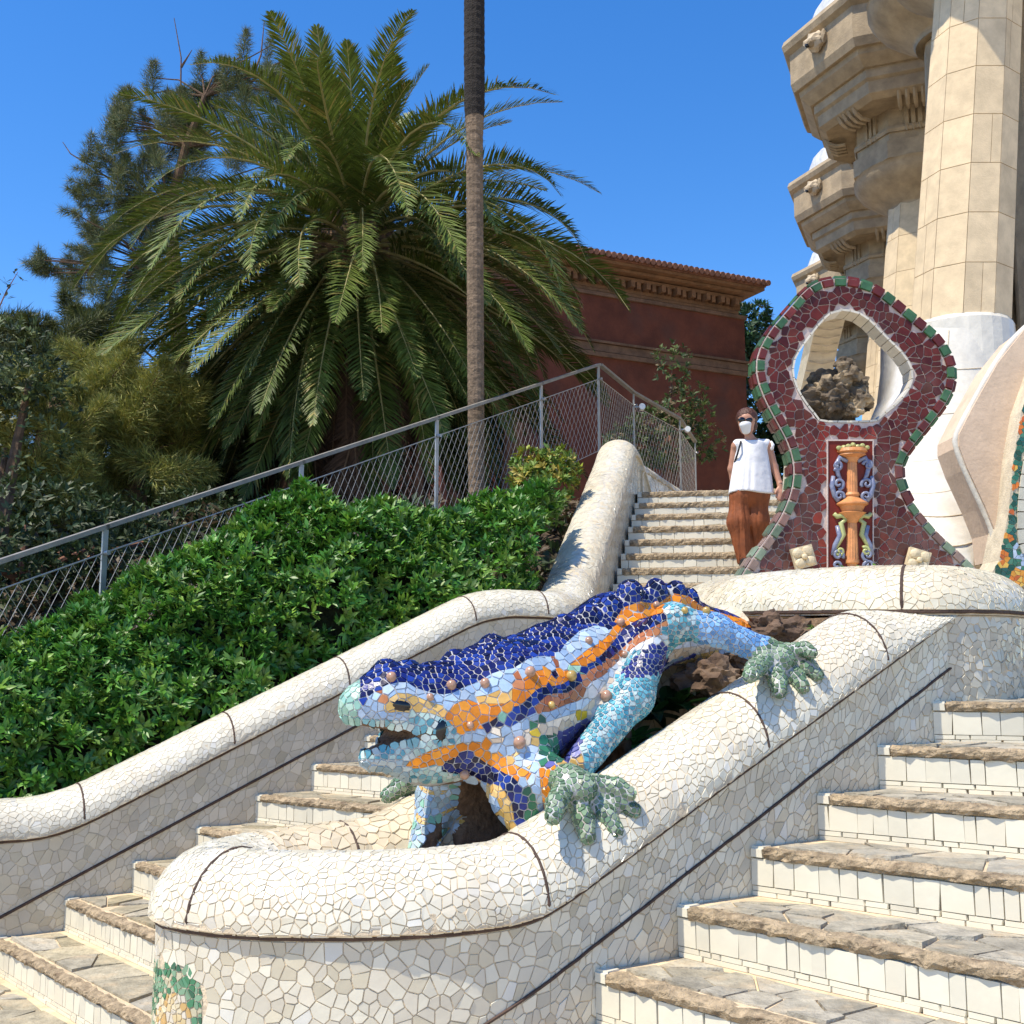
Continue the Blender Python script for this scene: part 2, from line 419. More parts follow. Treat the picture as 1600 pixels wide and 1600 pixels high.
# left flight
N0L = np.array([-2.391, 6.223, .362]); TL = .3458
phiL = {-4: 38, -3: 40, -2: 41, -1: 42, 0: 42, 1: 43, 2: 48, 3: 54, 4: 55, 5: 60, 6: 68, 7: 76, 8: 80}
BL = -1.12
def NL(k): p = N0L + D * TL * k; p[2] = N0L[2] + RIS * k; return p
def Llen(k):
    p = NL(k); wd = wdir(phiL[k]); a, b = toab(p); return (BL - b) / (wd @ WD)
st = thing('staircase', 'far flight of cream tiled steps between the left parapet and the lizard basin', 'stairs', tuple(N0L), 'curved tiled flights')
steps = []
for k in range(-3, 8):
    a, b = NL(k), NL(k + 1); b[2] = a[2]
    steps.append((a, wdir(phiL[k]), Llen(k) if k > -2 else 2.2, b, wdir(phiL[k + 1]), Llen(k + 1) if k > -2 else 2.2))
flight(st, steps, RIS, pave_c(1.2), psp=.2)
# landing between the flights, and the upper flight
pl = NL(8); ZL = NL(7)[2]
mb = MB(); lv = [W(1.75, -3.6, ZL - .003), W(1.75, -1.1, ZL - .003), np.array([1.2, 6.3, ZL - .003]), np.array([3.2, 9.4, ZL - .003]), np.array([.55, 9.1, ZL - .003]), np.array([.3, 7.9, ZL - .003])]
mb.prism(lv, (0, 0, 1), .4); mb.build('stair_landing', M_terr, None, kind='structure')
st = thing('staircase', 'upper flight of cream steps behind the lizard where a woman walks down', 'stairs', (.7, 9, 1.6), 'curved tiled flights')
steps = []; wu = np.array([.985, -.17, 0])
for k in range(-3, 8):
    a = UP0 + UPS * k; b = UP0 + UPS * (k + 1); b[2] = a[2]
    if k == 7: b = b + np.array([.3, 1.4, 0])
    steps.append((a, wu, 2.6, b, wu, 2.6))
flight(st, steps, UPS[2], pave_c(1.0), main_w=(.10, .22), psp=.3, nose=.055)
# ------------------------------------------------------------------ parapets
def arc_prof(cx, cz, rx, rz, a0=180, a1=-15, n=15):
    return [(cx + rx * math.cos(R(a)), cz + rz * math.sin(R(a))) for a in np.linspace(a0, a1, n)]
def tt(sw, i): return sw.T[i]
# basin wall round the lizard: up the left arm, round the front, up the right arm
prof = [(.0, -1.3), (.0, .02), (.0, .08), (.0, .262), (-.004, .275)] + arc_prof(.185, .285, .212, .205) + [(.385, .20), (.37, -.35)]
ctl = []
for a in np.arange(1.45, -.31, -.25): ctl.append(W(a, -1.13, max(.55, .70 + .476 * a)))
for a, b, z in ((-.55, -1.135, .538), (-.80, -1.10, .532), (-1.0, -1.01, .53), (-1.13, -.86, .53), (-1.175, -.68, .53), (-1.12, -.53, .53), (-.98, -.355, .53), (-.74, -.165, .535), (-.48, -.05, .54), (-.26, -.006, .552), (-.12, 0, .596)): ctl.append(W(a, b, z))
for a in np.arange(.1, 1.86, .25): ctl.append(W(a, 0, .651 + .476 * a))
pth = smoothpath(ctl, .05); _aa = (pth - N0) @ D; _bb = (pth - N0) @ WD
basin = Sweep(pth, prof, 1, np.where((_bb > -.3) & (_aa > 1.30), np.clip((.895 - .476 * _aa) / .2127, .05, 1), 1.), .277)
bw = thing('basin_wall', 'rounded white mosaic wall curving round the front of the lizard basin', 'wall', tuple(W(-.6, -.5, 0)))
V, F = basin.mesh(); mk('wall_core', V, F, M_grout, bw, smooth=False)
NICHE = [(236, 1500), (300, 1516), (318, 1560), (332, 1640), (215, 1640), (238, 1560)]
def inpoly(x, y, poly):
    c = False; n = len(poly); j = n - 1
    for i in range(n):
        xi, yi = poly[i]; xj, yj = poly[j]
        if (yi > y) != (yj > y) and x < (xj - xi) * (y - yi) / (yj - yi) + xi: c = not c
        j = i
    return c
def basin_c(p):
    x, y = proj(p)
    if inpoly(x, y, NICHE): return None
    return cream_c() if random.random() < .5 else white_c()
def niche_c(p):
    x, y = proj(p)
    if not inpoly(x, y, NICHE): return None
    if ((x - 272) / 30) ** 2 + ((y - 1598) / 45) ** 2 < 1: return random.choice([(.62, .50, .28), (.66, .58, .40), (.55, .36, .14), (.6, .55, .45)])
    return random.choice([(.05, .20, .10), (.10, .28, .16), (.50, .46, .32), (.03, .12, .07), (.20, .34, .22)])
def top_c(p): return white_c()
tl = Tiles()
SE = basin.S[-1]; ug = .272
tg2, tg1 = basin.T[2], basin.T[4]; tin = basin.T[-2]
def near(p, n): return False
u_mid = basin.S[np.argmin(np.abs(pth - W(-1.0, -1.01, .53)).sum(1))]
basin.mosaic(tl, u_mid - .15, SE - .02, tg1 + .009, tin - .02, .033, .0007, .0028, top_c, tilt=.05)
basin.mosaic(tl, .02, u_mid - .15, tg1 + .009, tin + .25, .05, .0011, .004, lambda p: (lambda v: (v, v * .85, v * .60))(random.gauss(.70, .04)) , tilt=.05)  # left arm tiles yellowed, warm light on the inner face put into their colour
basin.mosaic(tl, u_mid - .3, SE - .02, tg2 - .78, tg1 - .012, .045, .0008, .0028, basin_c, tilt=.03)
basin.mosaic(tl, u_mid - .3, u_mid + .6, tg2 - .78, tg1 - .012, .022, .0008, .003, niche_c, tilt=.05)
tl.finish(bw, M_white, 'tile')
basin.line_long(tg1 - .001, .03, SE - .03, .0085, .001).build('groove_line', M_groove, bw)
pts = []
for u in np.arange(SE - .03, u_mid, -.05):
    q = basin.at(u, tg2); aa, bb = toab(q); zt = .651 + .476 * aa + .08
    if zt < -.1: break
    p, n = basin.frame(u, tg2 + (zt - q[2])); pts.append(p + n * .0045 + np.array([0, 0, random.gauss(0, .0008)]))
mb = MB(); mb.tube(pts, .006, 6); mb.build('groove_line', M_groove, bw)
for px in ((290, 1449), (842, 1424), (1190, 1188), (1377, 1035)):
    dd = [np.linalg.norm(proj(basin.at(u, tg1)) - np.array(px)) for u in basin.S]
    basin.line_across(basin.S[int(np.argmin(dd))], tg1, tin - .05, .0055, .002).build('groove_line', M_groove, bw)
dd = [np.linalg.norm(proj(basin.at(u, tg1 + .33)) - np.array((540, 1300))) + (100 if u > u_mid else 0) for u in basin.S]
basin.line_across(basin.S[int(np.argmin(dd))], tg1 + .1, tin + .25, .0055, .002).build('groove_line', M_groove, bw)
# left parapet: beside the far flight, over the landing, then up beside the upper flight
prof = [(.0, -.9), (.0, .02), (.0, .095), (.0, .335), (-.004, .348)] + arc_prof(.19, .355, .215, .19) + [(.39, .25), (.38, -1.9)]
zl = lambda a: .779 + .463 * a
ctl = [W(-3.4, -3.565, .34), W(-2.6, -3.565, .34), W(-2.0, -3.565, .34), W(-1.5, -3.565, .34), W(-1.2, -3.565, .34), W(-1.03, -3.565, .345), W(-.83, -3.565, .40)]
for a in np.arange(-.55, 1.5, .3): ctl.append(W(a, -3.565, zl(a)))
ctl += [W(1.62, -3.565, 1.525), W(1.87, -3.565, 1.58), W(2.12, -3.56, 1.585), (.38, 7.93, 1.58), (.52, 8.3, 1.62), (.62, 8.75, 1.77)]
for k in range(-3, 7): 
    q = UP0 + UPS * k; ctl.append((q[0] - .03, q[1], q[2] + .04))
q = UP0 + UPS * 7; ctl += [(q[0] - .03, q[1], q[2] + .06), (q[0] + .06, q[1] + .38, q[2] + .09), (q[0] + .14, q[1] + .62, q[2] + .0), (q[0] + .24, q[1] + .85, q[2] - .22)]
pth = smoothpath(ctl, .06); lp = Sweep(pth, prof)
pw = thing('parapet', 'long rounded white parapet climbing past the hedge beside the far steps', 'parapet', tuple(W(-.5, -3.7, 0)))
V, F = lp.mesh(); mk('wall_core', V, F, M_groutw, pw)
u_l0 = lp.S[np.argmin(np.abs(pth - np.array(W(-2.0, -3.565, .34))).sum(1))]
u_turn = lp.S[np.argmin(np.abs(pth - np.array((.62, 8.75, 1.77))).sum(1))]
tg2, tg1 = lp.T[2], lp.T[4]; tin = lp.T[-2]; SE = lp.S[-1]
tl = Tiles()
lp.mosaic(tl, u_l0, u_turn, tg1 + .012, tin - .02, .038, .0005, .0025, top_c, tilt=.025)
lp.mosaic(tl, u_l0, u_turn, tg2 - .40, tg1 - .014, .058, .0007, .0025, lambda p: cream_c(), tilt=.02)
lp.mosaic(tl, u_turn, SE - .02, tg1 + .012, tin - .02, .075, .0006, .002, lambda p: (lambda v: (v, v * .93, v * .74))(random.gauss(.66, .025)), tilt=.02)
lp.mosaic(tl, u_turn, SE - .02, tg1 - .8, tg1 - .014, .10, .0008, .002, lambda p: (lambda v: (v, v * .91, v * .70))(random.gauss(.6, .03)), tilt=.02)
tl.finish(pw, M_white, 'tile')
lp.line_long(tg1 - .001, u_l0 - .5, u_turn, .0095, .001).build('groove_line', M_groove, pw)
pts = []
for u in np.arange(u_l0 - .5, u_turn - 1.3, .06):
    q = lp.at(u, tg2); aa, bb = toab(q); p, n = lp.frame(u, tg2 + (.779 + .463 * aa + .09 - q[2])); pts.append(p + n * .004)
mb = MB(); mb.tube(pts, .0085, 6); mb.build('groove_line', M_groove, pw)
for px in ((130, 1287), (365, 1167), (545, 1078), (738, 974), (852, 970)):
    dd = [np.linalg.norm(proj(lp.at(u, tg1)) - np.array(px)) for u in lp.S]
    lp.line_across(lp.S[int(np.argmin(dd))], tg1, tin - .05, .0065, .001).build('groove_line', M_groove, pw)
for k in (0., 1.9, 4.):
    q = UP0 + UPS * k; dd = [np.linalg.norm(lp.at(u, tg1)[:2] - q[:2]) for u in lp.S]
    lp.line_across(lp.S[int(np.argmin(dd))], tg1, tin - .05, .004, .001).build('groove_line', M_grout, pw)
# low parapet running back along the terrace from the head of the stairs
prof = [(.0, -.5), (.0, .2)] + arc_prof(.15, .2, .17, .15, n=9) + [(.31, -.5)]
ctl = [(1.50, 12.75, 3.62), (1.62, 13.2, 3.66), (1.80, 13.9, 3.72), (2.15, 14.9, 3.74), (2.6, 15.9, 3.70), (3.1, 16.8, 3.60)]
lo = Sweep(smoothpath(ctl, .15), prof); pw2 = thing('parapet', 'low white parapet curving back under the wire fence at the head of the stairs', 'parapet', (1.9, 14, 3.5))
V, F = lo.mesh(); mk('wall_core', V, F, M_groutw, pw2, smooth=True)
tl = Tiles(); lo.mosaic(tl, .05, lo.S[-1] - .05, .3, lo.T[-2], .11, .002, .003, lambda p: (lambda v: (v, v * .96, v * .87))(random.gauss(.66, .04)), tilt=.02); tl.finish(pw2, M_white, 'tile', 120)
# bench-like rounded wall in front of the red arch
prof = [(.45, -.024), (.0, -.024), (.0, -.018), (-.004, -.008)] + arc_prof(.25, .0, .262, .20, 180, -10, 15) + [(.50, -.024)]
ctl = [(1.12, 7.6, 1.89), (1.0, 7.0, 1.885), (.94, 6.5, 1.88), (.97, 6.0, 1.875), (1.08, 5.55, 1.865), (1.24, 5.1, 1.848), (1.46, 4.76, 1.836), (1.72, 4.62, 1.83), (1.95, 4.67, 1.832), (2.17, 4.84, 1.834), (2.36, 5.1, 1.836), (2.5, 5.45, 1.84), (2.66, 5.9, 1.845), (2.8, 6.5, 1.85), (2.9, 7.2, 1.85)]
pth = smoothpath(ctl, .05); bn = Sweep(pth, prof)
be = thing('bench_wall', 'broad rounded white mosaic ledge below the red arch', 'wall', (1.9, 5.2, 1.3))
V, F = bn.mesh(); mk('wall_core', V, F, M_grout, be)
tl = Tiles(); tg = bn.T[3]; tin = bn.T[-2]
bn.mosaic(tl, .1, bn.S[-1] - .1, tg + .008, tin, .037, .0007, .0028, lambda p: (lambda c: (c[0], c[1] * .985, c[2] * .93))(white_c()), tilt=.05)
i_r = int(np.argmin(np.abs(pth - np.array((1.72, 4.62, 1.83))).sum(1)))
lw = Sweep(pth[i_r:], [(.008, -1.0), (.008, -.026), (.3, -.026), (.3, -1.0)])
V, F = lw.mesh(); mk('lower_wall', V, F, M_grout, be)
lw.mosaic(tl, .02, lw.S[-1] - .1, .3, lw.T[1] - .004, .040, .0008, .003, lambda p: (lambda v: (v, v * .92, v * .74))(random.gauss(.58, .06)), tilt=.08)
tl.finish(be, M_white, 'tile')
bn.line_long(tg, .1, bn.S[-1] - .1, .009, .001).build('groove_line', M_groove, be)
dd = [np.linalg.norm(proj(bn.at(u, tg)) - np.array((1413, 950))) for u in bn.S]
bn.line_across(bn.S[int(np.argmin(dd))], tg, tin - .1, .0075, .001).build('groove_line', M_groove, be)
# ------------------------------------------------------------------ implicit surfaces
def surface_nets(fn, lo, hi, h):
    lo = np.asarray(lo, float); n = np.ceil((np.asarray(hi) - lo) / h).astype(int) + 1
    ax = [lo[i] + h * np.arange(n[i]) for i in range(3)]
    X, Y, Z = np.meshgrid(*ax, indexing='ij'); pts = np.stack([X, Y, Z], -1).reshape(-1, 3)
    nc = [-(-int(n[i]) // 4) for i in range(3)]
    cg = np.stack(np.meshgrid(*[lo[i] + h * (4 * np.arange(nc[i]) + 1.5) for i in range(3)], indexing='ij'), -1).reshape(-1, 3)
    fcs = fn(cg).reshape(nc)
    up_ = np.repeat(np.repeat(np.repeat(fcs, 4, 0), 4, 1), 4, 2)[:n[0], :n[1], :n[2]].ravel().copy()
    nearm = np.abs(up_) < h * 5.5; up_[nearm] = fn(pts[nearm]); f = up_.reshape(n)
    cnt = np.zeros(n - 1); acc = np.zeros((*(n - 1), 3)); sg = f < 0
    corners = [(i, j, k) for i in (0, 1) for j in (0, 1) for k in (0, 1)]
    def sub(a, c): return a[c[0]:n[0] - 1 + c[0], c[1]:n[1] - 1 + c[1], c[2]:n[2] - 1 + c[2]]
    for c0 in corners:
        for axis in range(3):
            if c0[axis] == 0:
                c1 = list(c0); c1[axis] = 1
                f0, f1 = sub(f, c0), sub(f, c1); cr = (f0 < 0) != (f1 < 0)
                t = np.where(cr, f0 / np.where(cr, f0 - f1, 1), 0)
                p = np.zeros((*(n - 1), 3)); p[...] = c0; p[..., axis] += t
                acc += np.where(cr[..., None], p, 0); cnt += cr
    idx = -np.ones(n - 1, int); m = cnt > 0; idx[m] = np.arange(m.sum())
    g = np.argwhere(m); V = lo + h * (g + acc[m] / cnt[m][:, None]); F = []
    for axis in range(3):
        o = [a for a in range(3) if a != axis]
        s0 = [slice(None)] * 3; s1 = [slice(None)] * 3; s0[axis] = slice(0, n[axis] - 1); s1[axis] = slice(1, n[axis])
        e = np.argwhere(sg[tuple(s0)] != sg[tuple(s1)])
        e = e[(e[:, o[0]] > 0) & (e[:, o[1]] > 0) & (e[:, o[0]] < n[o[0]] - 1) & (e[:, o[1]] < n[o[1]] - 1)]
        def id_(d0, d1):
            q = e.copy(); q[:, o[0]] -= d0; q[:, o[1]] -= d1; return idx[q[:, 0], q[:, 1], q[:, 2]]
        quad = np.stack([id_(1, 1), id_(0, 1), id_(0, 0), id_(1, 0)], 1)
        q0 = e; neg = sg[q0[:, 0], q0[:, 1], q0[:, 2]]
        flip = ~neg if axis != 1 else neg
        quad[flip] = quad[flip][:, ::-1]; F.append(quad)
    return V, np.concatenate(F)
def cap(p, a, b, ra, rb, sq=None):
    a = np.asarray(a, float); b = np.asarray(b, float); ba = b - a; pa = p - a
    t = np.clip((pa @ ba) / (ba @ ba + 1e-12), 0, 1); q = pa - t[:, None] * ba
    if sq is not None: q = q / np.asarray(sq)
    return (np.linalg.norm(q, axis=1) - (ra + (rb - ra) * t))
def smin(a, b, k):
    h = np.clip(.5 + .5 * (b - a) / k, 0, 1); return b * (1 - h) + a * h - k * h * (1 - h)
def tri2d(x, y, T):       # signed distance (approx) to a convex polygon, inside negative
    d = np.full(len(x), -1e9); m = len(T); ar = sum(T[i][0] * T[(i + 1) % m][1] - T[(i + 1) % m][0] * T[i][1] for i in range(m))
    for i in range(m):
        (x0, y0), (x1, y1) = T[i], T[(i + 1) % m]; l = math.hypot(x1 - x0, y1 - y0)
        nx, ny = (y1 - y0) / l, -(x1 - x0) / l
        if ar < 0: nx, ny = -nx, -ny
        d = np.maximum(d, (x - x0) * nx + (y - y0) * ny)
    return d
def grad(fn, p, e=.004):
    g = np.stack([fn(p + np.eye(3)[i] * e) - fn(p - np.eye(3)[i] * e) for i in range(3)], 1)
    return g / (np.linalg.norm(g, axis=1)[:, None] + 1e-12)
def surf_mosaic(tl, fn, V, F, spf, colf, gap=.0013, th=.003, irr=.66, tilt=.04, smin_=.016, maxp=90000, split=None):
    """broken tile laid on any surface: seeds thrown on the mesh, cells cut in each seed's tangent plane"""
    T = np.concatenate([F[:, [0, 1, 2]], F[:, [0, 2, 3]]]) if F.shape[1] == 4 else F
    A = V[T]; ar = .5 * np.linalg.norm(np.cross(A[:, 1] - A[:, 0], A[:, 2] - A[:, 0]), axis=1)
    n = min(maxp, int(ar.sum() / (smin_ ** 2) * 2.4)); ti = RNG.choice(len(T), n, p=ar / ar.sum())
    r1 = np.sqrt(RNG.random(n)); r2 = RNG.random(n); B = A[ti]
    pts = (1 - r1)[:, None] * B[:, 0] + (r1 * (1 - r2))[:, None] * B[:, 1] + (r1 * r2)[:, None] * B[:, 2]
    seeds = []; g = {}; cs = .03
    TN = np.cross(A[:, 1] - A[:, 0], A[:, 2] - A[:, 0]); TN /= np.linalg.norm(TN, axis=1)[:, None] + 1e-12
    NN_ = TN[ti]; sgn = np.sign((NN_[:200] * grad(fn, pts[:200])).sum(1).sum()) or 1.
    info = spf(pts, NN_ * sgn)                         # per point: (spacing, colour key) ; spacing 0 = bare
    for i, (p, (sp, key)) in enumerate(zip(pts, info)):
        if sp <= 0: continue
        r = sp * irr; gx, gy, gz = int(p[0] // cs), int(p[1] // cs), int(p[2] // cs); w = int(r / cs) + 1; ok = True
        for a in range(-w, w + 1):
            for b in range(-w, w + 1):
                for c in range(-w, w + 1):
                    for j in g.get((gx + a, gy + b, gz + c), ()):
                        q = pts[j]; rr = min(r, info[j][0] * irr)
                        if (q[0] - p[0]) ** 2 + (q[1] - p[1]) ** 2 + (q[2] - p[2]) ** 2 < rr * rr: ok = False; break
                    if not ok: break
                if not ok: break
            if not ok: break
        if ok: g.setdefault((gx, gy, gz), []).append(i); seeds.append(i)
    S = pts[seeds]; Nn = grad(fn, S); S = S - Nn * fn(S)[:, None]
    kd = kdtree.KDTree(len(S))
    for i, p in enumerate(S): kd.insert(p, i)
    kd.balance()
    for i, p in enumerate(S):
        sp, key = info[seeds[i]]; n = Nn[i]
        ex = np.cross(n, (0, 0, 1.) if abs(n[2]) < .9 else (1., 0, 0)); ex /= np.linalg.norm(ex); ey = np.cross(n, ex)
        nb = []
        for co, j, dist in kd.find_range(p, sp * 2.4):
            if j == i or Nn[j] @ n < .1: continue
            q = S[j] - p; x, y = q @ ex, q @ ey; l = math.hypot(x, y)
            if l > 1e-5: nb.append((x, y, l))
        nb.sort(key=lambda q: q[2]); m = sp * .95
        poly = cell(nb, [(m * math.cos(t), m * math.sin(t)) for t in np.linspace(0, 2 * math.pi, 9)[:-1]], gap)
        if not poly: continue
        if split is not None and any(key is q for q in split[1]):
            kf = lambda t: split[0](p + ex * t[0] + ey * t[1])
            ks = [kf(t) for t in poly]; m = len(poly); cr = [k for k in range(m) if ks[k] is not ks[(k + 1) % m]]
            if len(cr) == 2:
                cut = []
                for k in cr:
                    a0, b0 = poly[k], poly[(k + 1) % m]; l0, l1 = 0., 1.
                    for _ in range(5):
                        mm = (l0 + l1) / 2; t = (a0[0] + (b0[0] - a0[0]) * mm, a0[1] + (b0[1] - a0[1]) * mm)
                        if kf(t) is ks[k]: l0 = mm
                        else: l1 = mm
                    cut.append(((a0[0] + (b0[0] - a0[0]) * l0, a0[1] + (b0[1] - a0[1]) * l0)))
                i0, i1 = cr
                A1 = [cut[0]] + poly[i0 + 1:i1 + 1] + [cut[1]]; A2 = [cut[1]] + poly[i1 + 1:] + poly[:i0 + 1] + [cut[0]]
                for pl_, kk in ((A1, ks[i1]), (A2, ks[i0])):
                    if len(pl_) >= 3 and area2(pl_) > 4e-6: tl.add(p, ex, ey, n, pl_, th, colf(kk), tilt, .005)
                continue
        tl.add(p, ex, ey, n, poly, th, colf(key), tilt, .005)
# ------------------------------------------------------------------ the lizard fountain
BC = -.56
def pb(x, y, b): return hitb(x, y, b)
def hz(a, h, b=BC): return W(a, b, .651 + .476 * a + h)
LZ_body = [(hz(-.30, .86), hz(-.02, .785), .185, .25), (hz(-.02, .785), hz(.28, .745, -.60), .25, .225), (hz(.28, .745, -.60), hz(.6, .77, -.67), .225, .175), (hz(.6, .76, -.66), hz(.86, .71, -.68), .185, .155), (hz(.86, .71, -.68), hz(1.15, .50, -.66), .155, .12), (hz(1.15, .50, -.66), hz(1.6, .20, -.6), .12, .08),
           (pb(705, 1235, -.84), hz(.25, .52, -.86), .07, .09), (hz(.25, .52, -.86), hz(.9, .52, -.88), .09, .08)]
LZ_cur = [(hz(-.03, .48, -.73), hz(.5, .48, -.73), .075, .09), (hz(-.03, .32, -.73), hz(.5, .32, -.73), .075, .09), (hz(-.03, .15, -.73), hz(.5, .15, -.73), .075, .09), (hz(-.03, .0, -.73), hz(.5, .0, -.73), .075, .09), (hz(.42, .5, -.62), hz(.42, .1, -.62), .13, .13), (hz(.42, .5, -.5), hz(.42, .1, -.5), .10, .10)]  # fill added inside the hollow so the opening under the body stays dark
LZ_head = [(pb(608, 1097, -.55), pb(566, 1104, -.55), .118, .078), (pb(610, 1097, -.55), pb(690, 1112, -.55), .118, .16), (pb(690, 1112, -.55), hz(-.15, .84), .16, .21),
           (pb(700, 1160, -.55), pb(650, 1176, -.53), .105, .072), (pb(650, 1176, -.53), pb(580, 1184, -.53), .072, .040)]
LZ_leg = [(pb(800, 1180, -.42), pb(812, 1235, -.35), .13, .095), (pb(812, 1235, -.35), pb(822, 1290, -.31), .095, .055), (pb(835, 1205, -.33), pb(888, 1225, -.15), .085, .058),
          (pb(1015, 1005, -.42), pb(1052, 972, -.30), .085, .062), (pb(1052, 972, -.30), pb(1115, 984, -.22), .062, .052), (pb(1115, 984, -.22), pb(1190, 1016, -.14), .052, .050),
          (pb(1012, 1028, -.36), pb(990, 1090, -.32), .066, .064), (pb(990, 1090, -.32), pb(908, 1192, -.28), .064, .054),
          (pb(715, 1190, -.75), pb(688, 1245, -.80), .12, .08), (pb(688, 1245, -.80), pb(655, 1340, -.73), .08, .045), (pb(705, 1190, -.85), pb(655, 1213, -.98), .07, .045),
          (hz(.75, .62, -.72), hz(.95, .60, -.95), .10, .06)]
LZ_crest = [(603, 1049, .05), (636, 1049, .05), (672, 1052, .042), (712, 1033, .052), (740, 1028, .045), (769, 1010, .055), (803, 1010, .046), (846, 994, .056), (882, 975, .047), (919, 963, .055), (952, 944, .046), (985, 923, .055), (1025, 918, .045), (1056, 920, .042), (1078, 930, .036)]
def paw(palm, roots, tips, bp, br, bt, r0=.030, r1=.024, pr=.052):
    out = [(pb(*palm, bp), pb(palm[0] + 22, palm[1] + 10, br), pr, pr * .9)]
    for (r, t, rr) in zip(roots, tips, (1., 1.0, .98, .92, .85)):
        R0, T0 = pb(*r, br), pb(*t, bt); M0 = (R0 + T0) / 2 + np.array([0, 0, .008])
        out += [(pb(*palm, bp), R0, pr * .8, r0 * rr), (R0, M0, r0 * rr, r0 * rr * 1.05), (M0, T0, r0 * rr * 1.05, r1 * rr)]
    return out
LZ_paw = paw((888, 1222), [(874, 1246), (906, 1262), (932, 1255), (946, 1246), (944, 1226)], [(864, 1276), (918, 1306), (962, 1297), (990, 1266), (984, 1240)], -.13, -.075, -.002)
LZ_paw2 = paw((1200, 1020), [(1186, 1042), (1212, 1053), (1233, 1050), (1250, 1037), (1246, 1016)], [(1172, 1056), (1218, 1080), (1254, 1073), (1277, 1054), (1268, 1020)], -.13, -.075, -.002)
LZ_paw3 = [(pb(660, 1212, -.97), pb(635, 1224, -1.0), .05, .045)] + [(pb(640, 1220 + 3 * i, -1.0 - .02 * i), pb(*t, -1.03 - .03 * i), .036, .027) for i, t in enumerate(((606, 1243), (622, 1226), (640, 1212)))]
LZ_paw4 = [(hz(.95, .60, -.95), hz(1.0, .53, -1.02), .06, .05), (hz(1.0, .53, -1.0), hz(.92, .47, -1.1), .035, .025), (hz(1.0, .53, -1.0), hz(1.03, .46, -1.12), .035, .025), (hz(1.0, .53, -1.0), hz(1.12, .50, -1.1), .035, .025)]
mc = pb(648, 1147, -.45); _mt = [toab(mc)[0], mc[2]]
MOUTH = [(_mt[0] + .02, _mt[1]), (_mt[0] - .27, _mt[1] + .050), (_mt[0] - .27, _mt[1] - .085), (_mt[0] - .03, _mt[1] - .024)]
def lz_legs(p):
    d = None
    for c in LZ_leg:
        e = cap(p, *c); d = e if d is None else smin(d, e, .05)
    return d
def lz_paws(p):
    d = None
    for grp in (LZ_paw, LZ_paw2, LZ_paw3, LZ_paw4):
        g = None
        for c in grp:
            e = cap(p, *c); g = e if g is None else smin(g, e, .012)
        d = g if d is None else np.minimum(d, g)
    return d
def lz_cur(p): return np.min([cap(p, *c) for c in LZ_cur], axis=0)
def lizard(p):
    d = None
    for c in LZ_body:
        e = cap(p, *c); d = e if d is None else smin(d, e, .06)
    for c in LZ_head:
        e = cap(p, *c); d = smin(d, e, .05)
    d = smin(d, lz_cur(p), .03)
    q = p - N0; a = q @ D; b = q @ WD
    for (x, y, r), (x2, y2, r2) in zip(LZ_crest[:-1], LZ_crest[1:]):
        d = smin(d, cap(p, pb(x, y + 16, -.57), pb(x2, y2 + 16, -.57), .036, .036), .03)
    for x, y, r in LZ_crest:
        d = smin(d, cap(p, pb(x, y + 2, -.56), pb(x, y, -.56) - np.array([0, 0, .1]), r * .88, r * .95), .022)
    d = np.maximum(d, -tri2d(a, p[:, 2], MOUTH))
    d = smin(d, lz_legs(p), .06)
    # hollow belly: the space under the arching body
    d = np.maximum(d, -cap(p, W(-.42, -.53, .86), W(.34, -.53, 1.16), .175, .175, (1., 1., 1.5)))
    return smin(d, lz_paws(p), .03)
lo = np.array([-1.0, 3.2, .70]); hi = np.array([2.0, 5.2, 2.1])
V, F = surface_nets(lizard, lo, hi, .0165)
dl = lizard(V); V = V - grad(lizard, V) * dl[:, None]
lz = thing('lizard_statue', 'colourful mosaic lizard statue with open mouth climbing over the white basin wall', 'statue', tuple(W(.2, -.5, .9)))
M_lzg = mat('grey_lime_grout', (.50, .50, .50), .85, .25, 40, .3, 90, stain=((.30, .22, .15), .5, 7.))
M_inner = mat('shaded_brown_interior', (.20, .12, .075), .95, .4, 14, .8, 40)  # brown interior with the shade of mouth and hollow put into its colour
fc = V[F].mean(1); fp = proj(fc); 
COBALT = [(.008, .012, .095), (.012, .022, .16), (.006, .007, .04), (.018, .045, .27)]
LBLUE = [(.36, .49, .66), (.31, .44, .63), (.43, .54, .68)]; ORANGE = [(.76, .25, .012), (.68, .21, .012), (.80, .31, .03)]
YELLOW = [(.70, .46, .15), (.66, .40, .12), (.74, .52, .22)]; BROWN = [(.42, .15, .06), (.48, .20, .09), (.36, .12, .05)]
CREAM = [(.74, .60, .44), (.78, .68, .55), (.70, .56, .42)]; GREEN = [(.03, .16, .09), (.05, .22, .12), (.02, .10, .07)]
MINT = [(.30, .56, .42), (.40, .64, .50), (.22, .46, .36)]; VIOLET = [(.10, .10, .30), (.07, .08, .28), (.14, .15, .36)]
TEAL = [(.10, .34, .42), (.16, .44, .54), (.06, .24, .34), (.45, .58, .60)]; SKYB = [(.17, .36, .66), (.26, .46, .72), (.12, .28, .56)]
PAWG = [(.13, .22, .13), (.19, .28, .17), (.09, .15, .09), (.27, .34, .23)]; SNOUT = [(.32, .52, .42), (.25, .45, .38), (.40, .58, .48)]
SPECK = [(.40, .55, .56), (.20, .42, .48), (.55, .62, .60), (.10, .30, .38), (.45, .60, .55)]; WHITEB = [(.72, .74, .76), (.62, .70, .80), (.74, .70, .66)]
GREYB = [(.38, .48, .52), (.48, .54, .54), (.30, .40, .46)]
def crv(*p): return np.array(p, float)
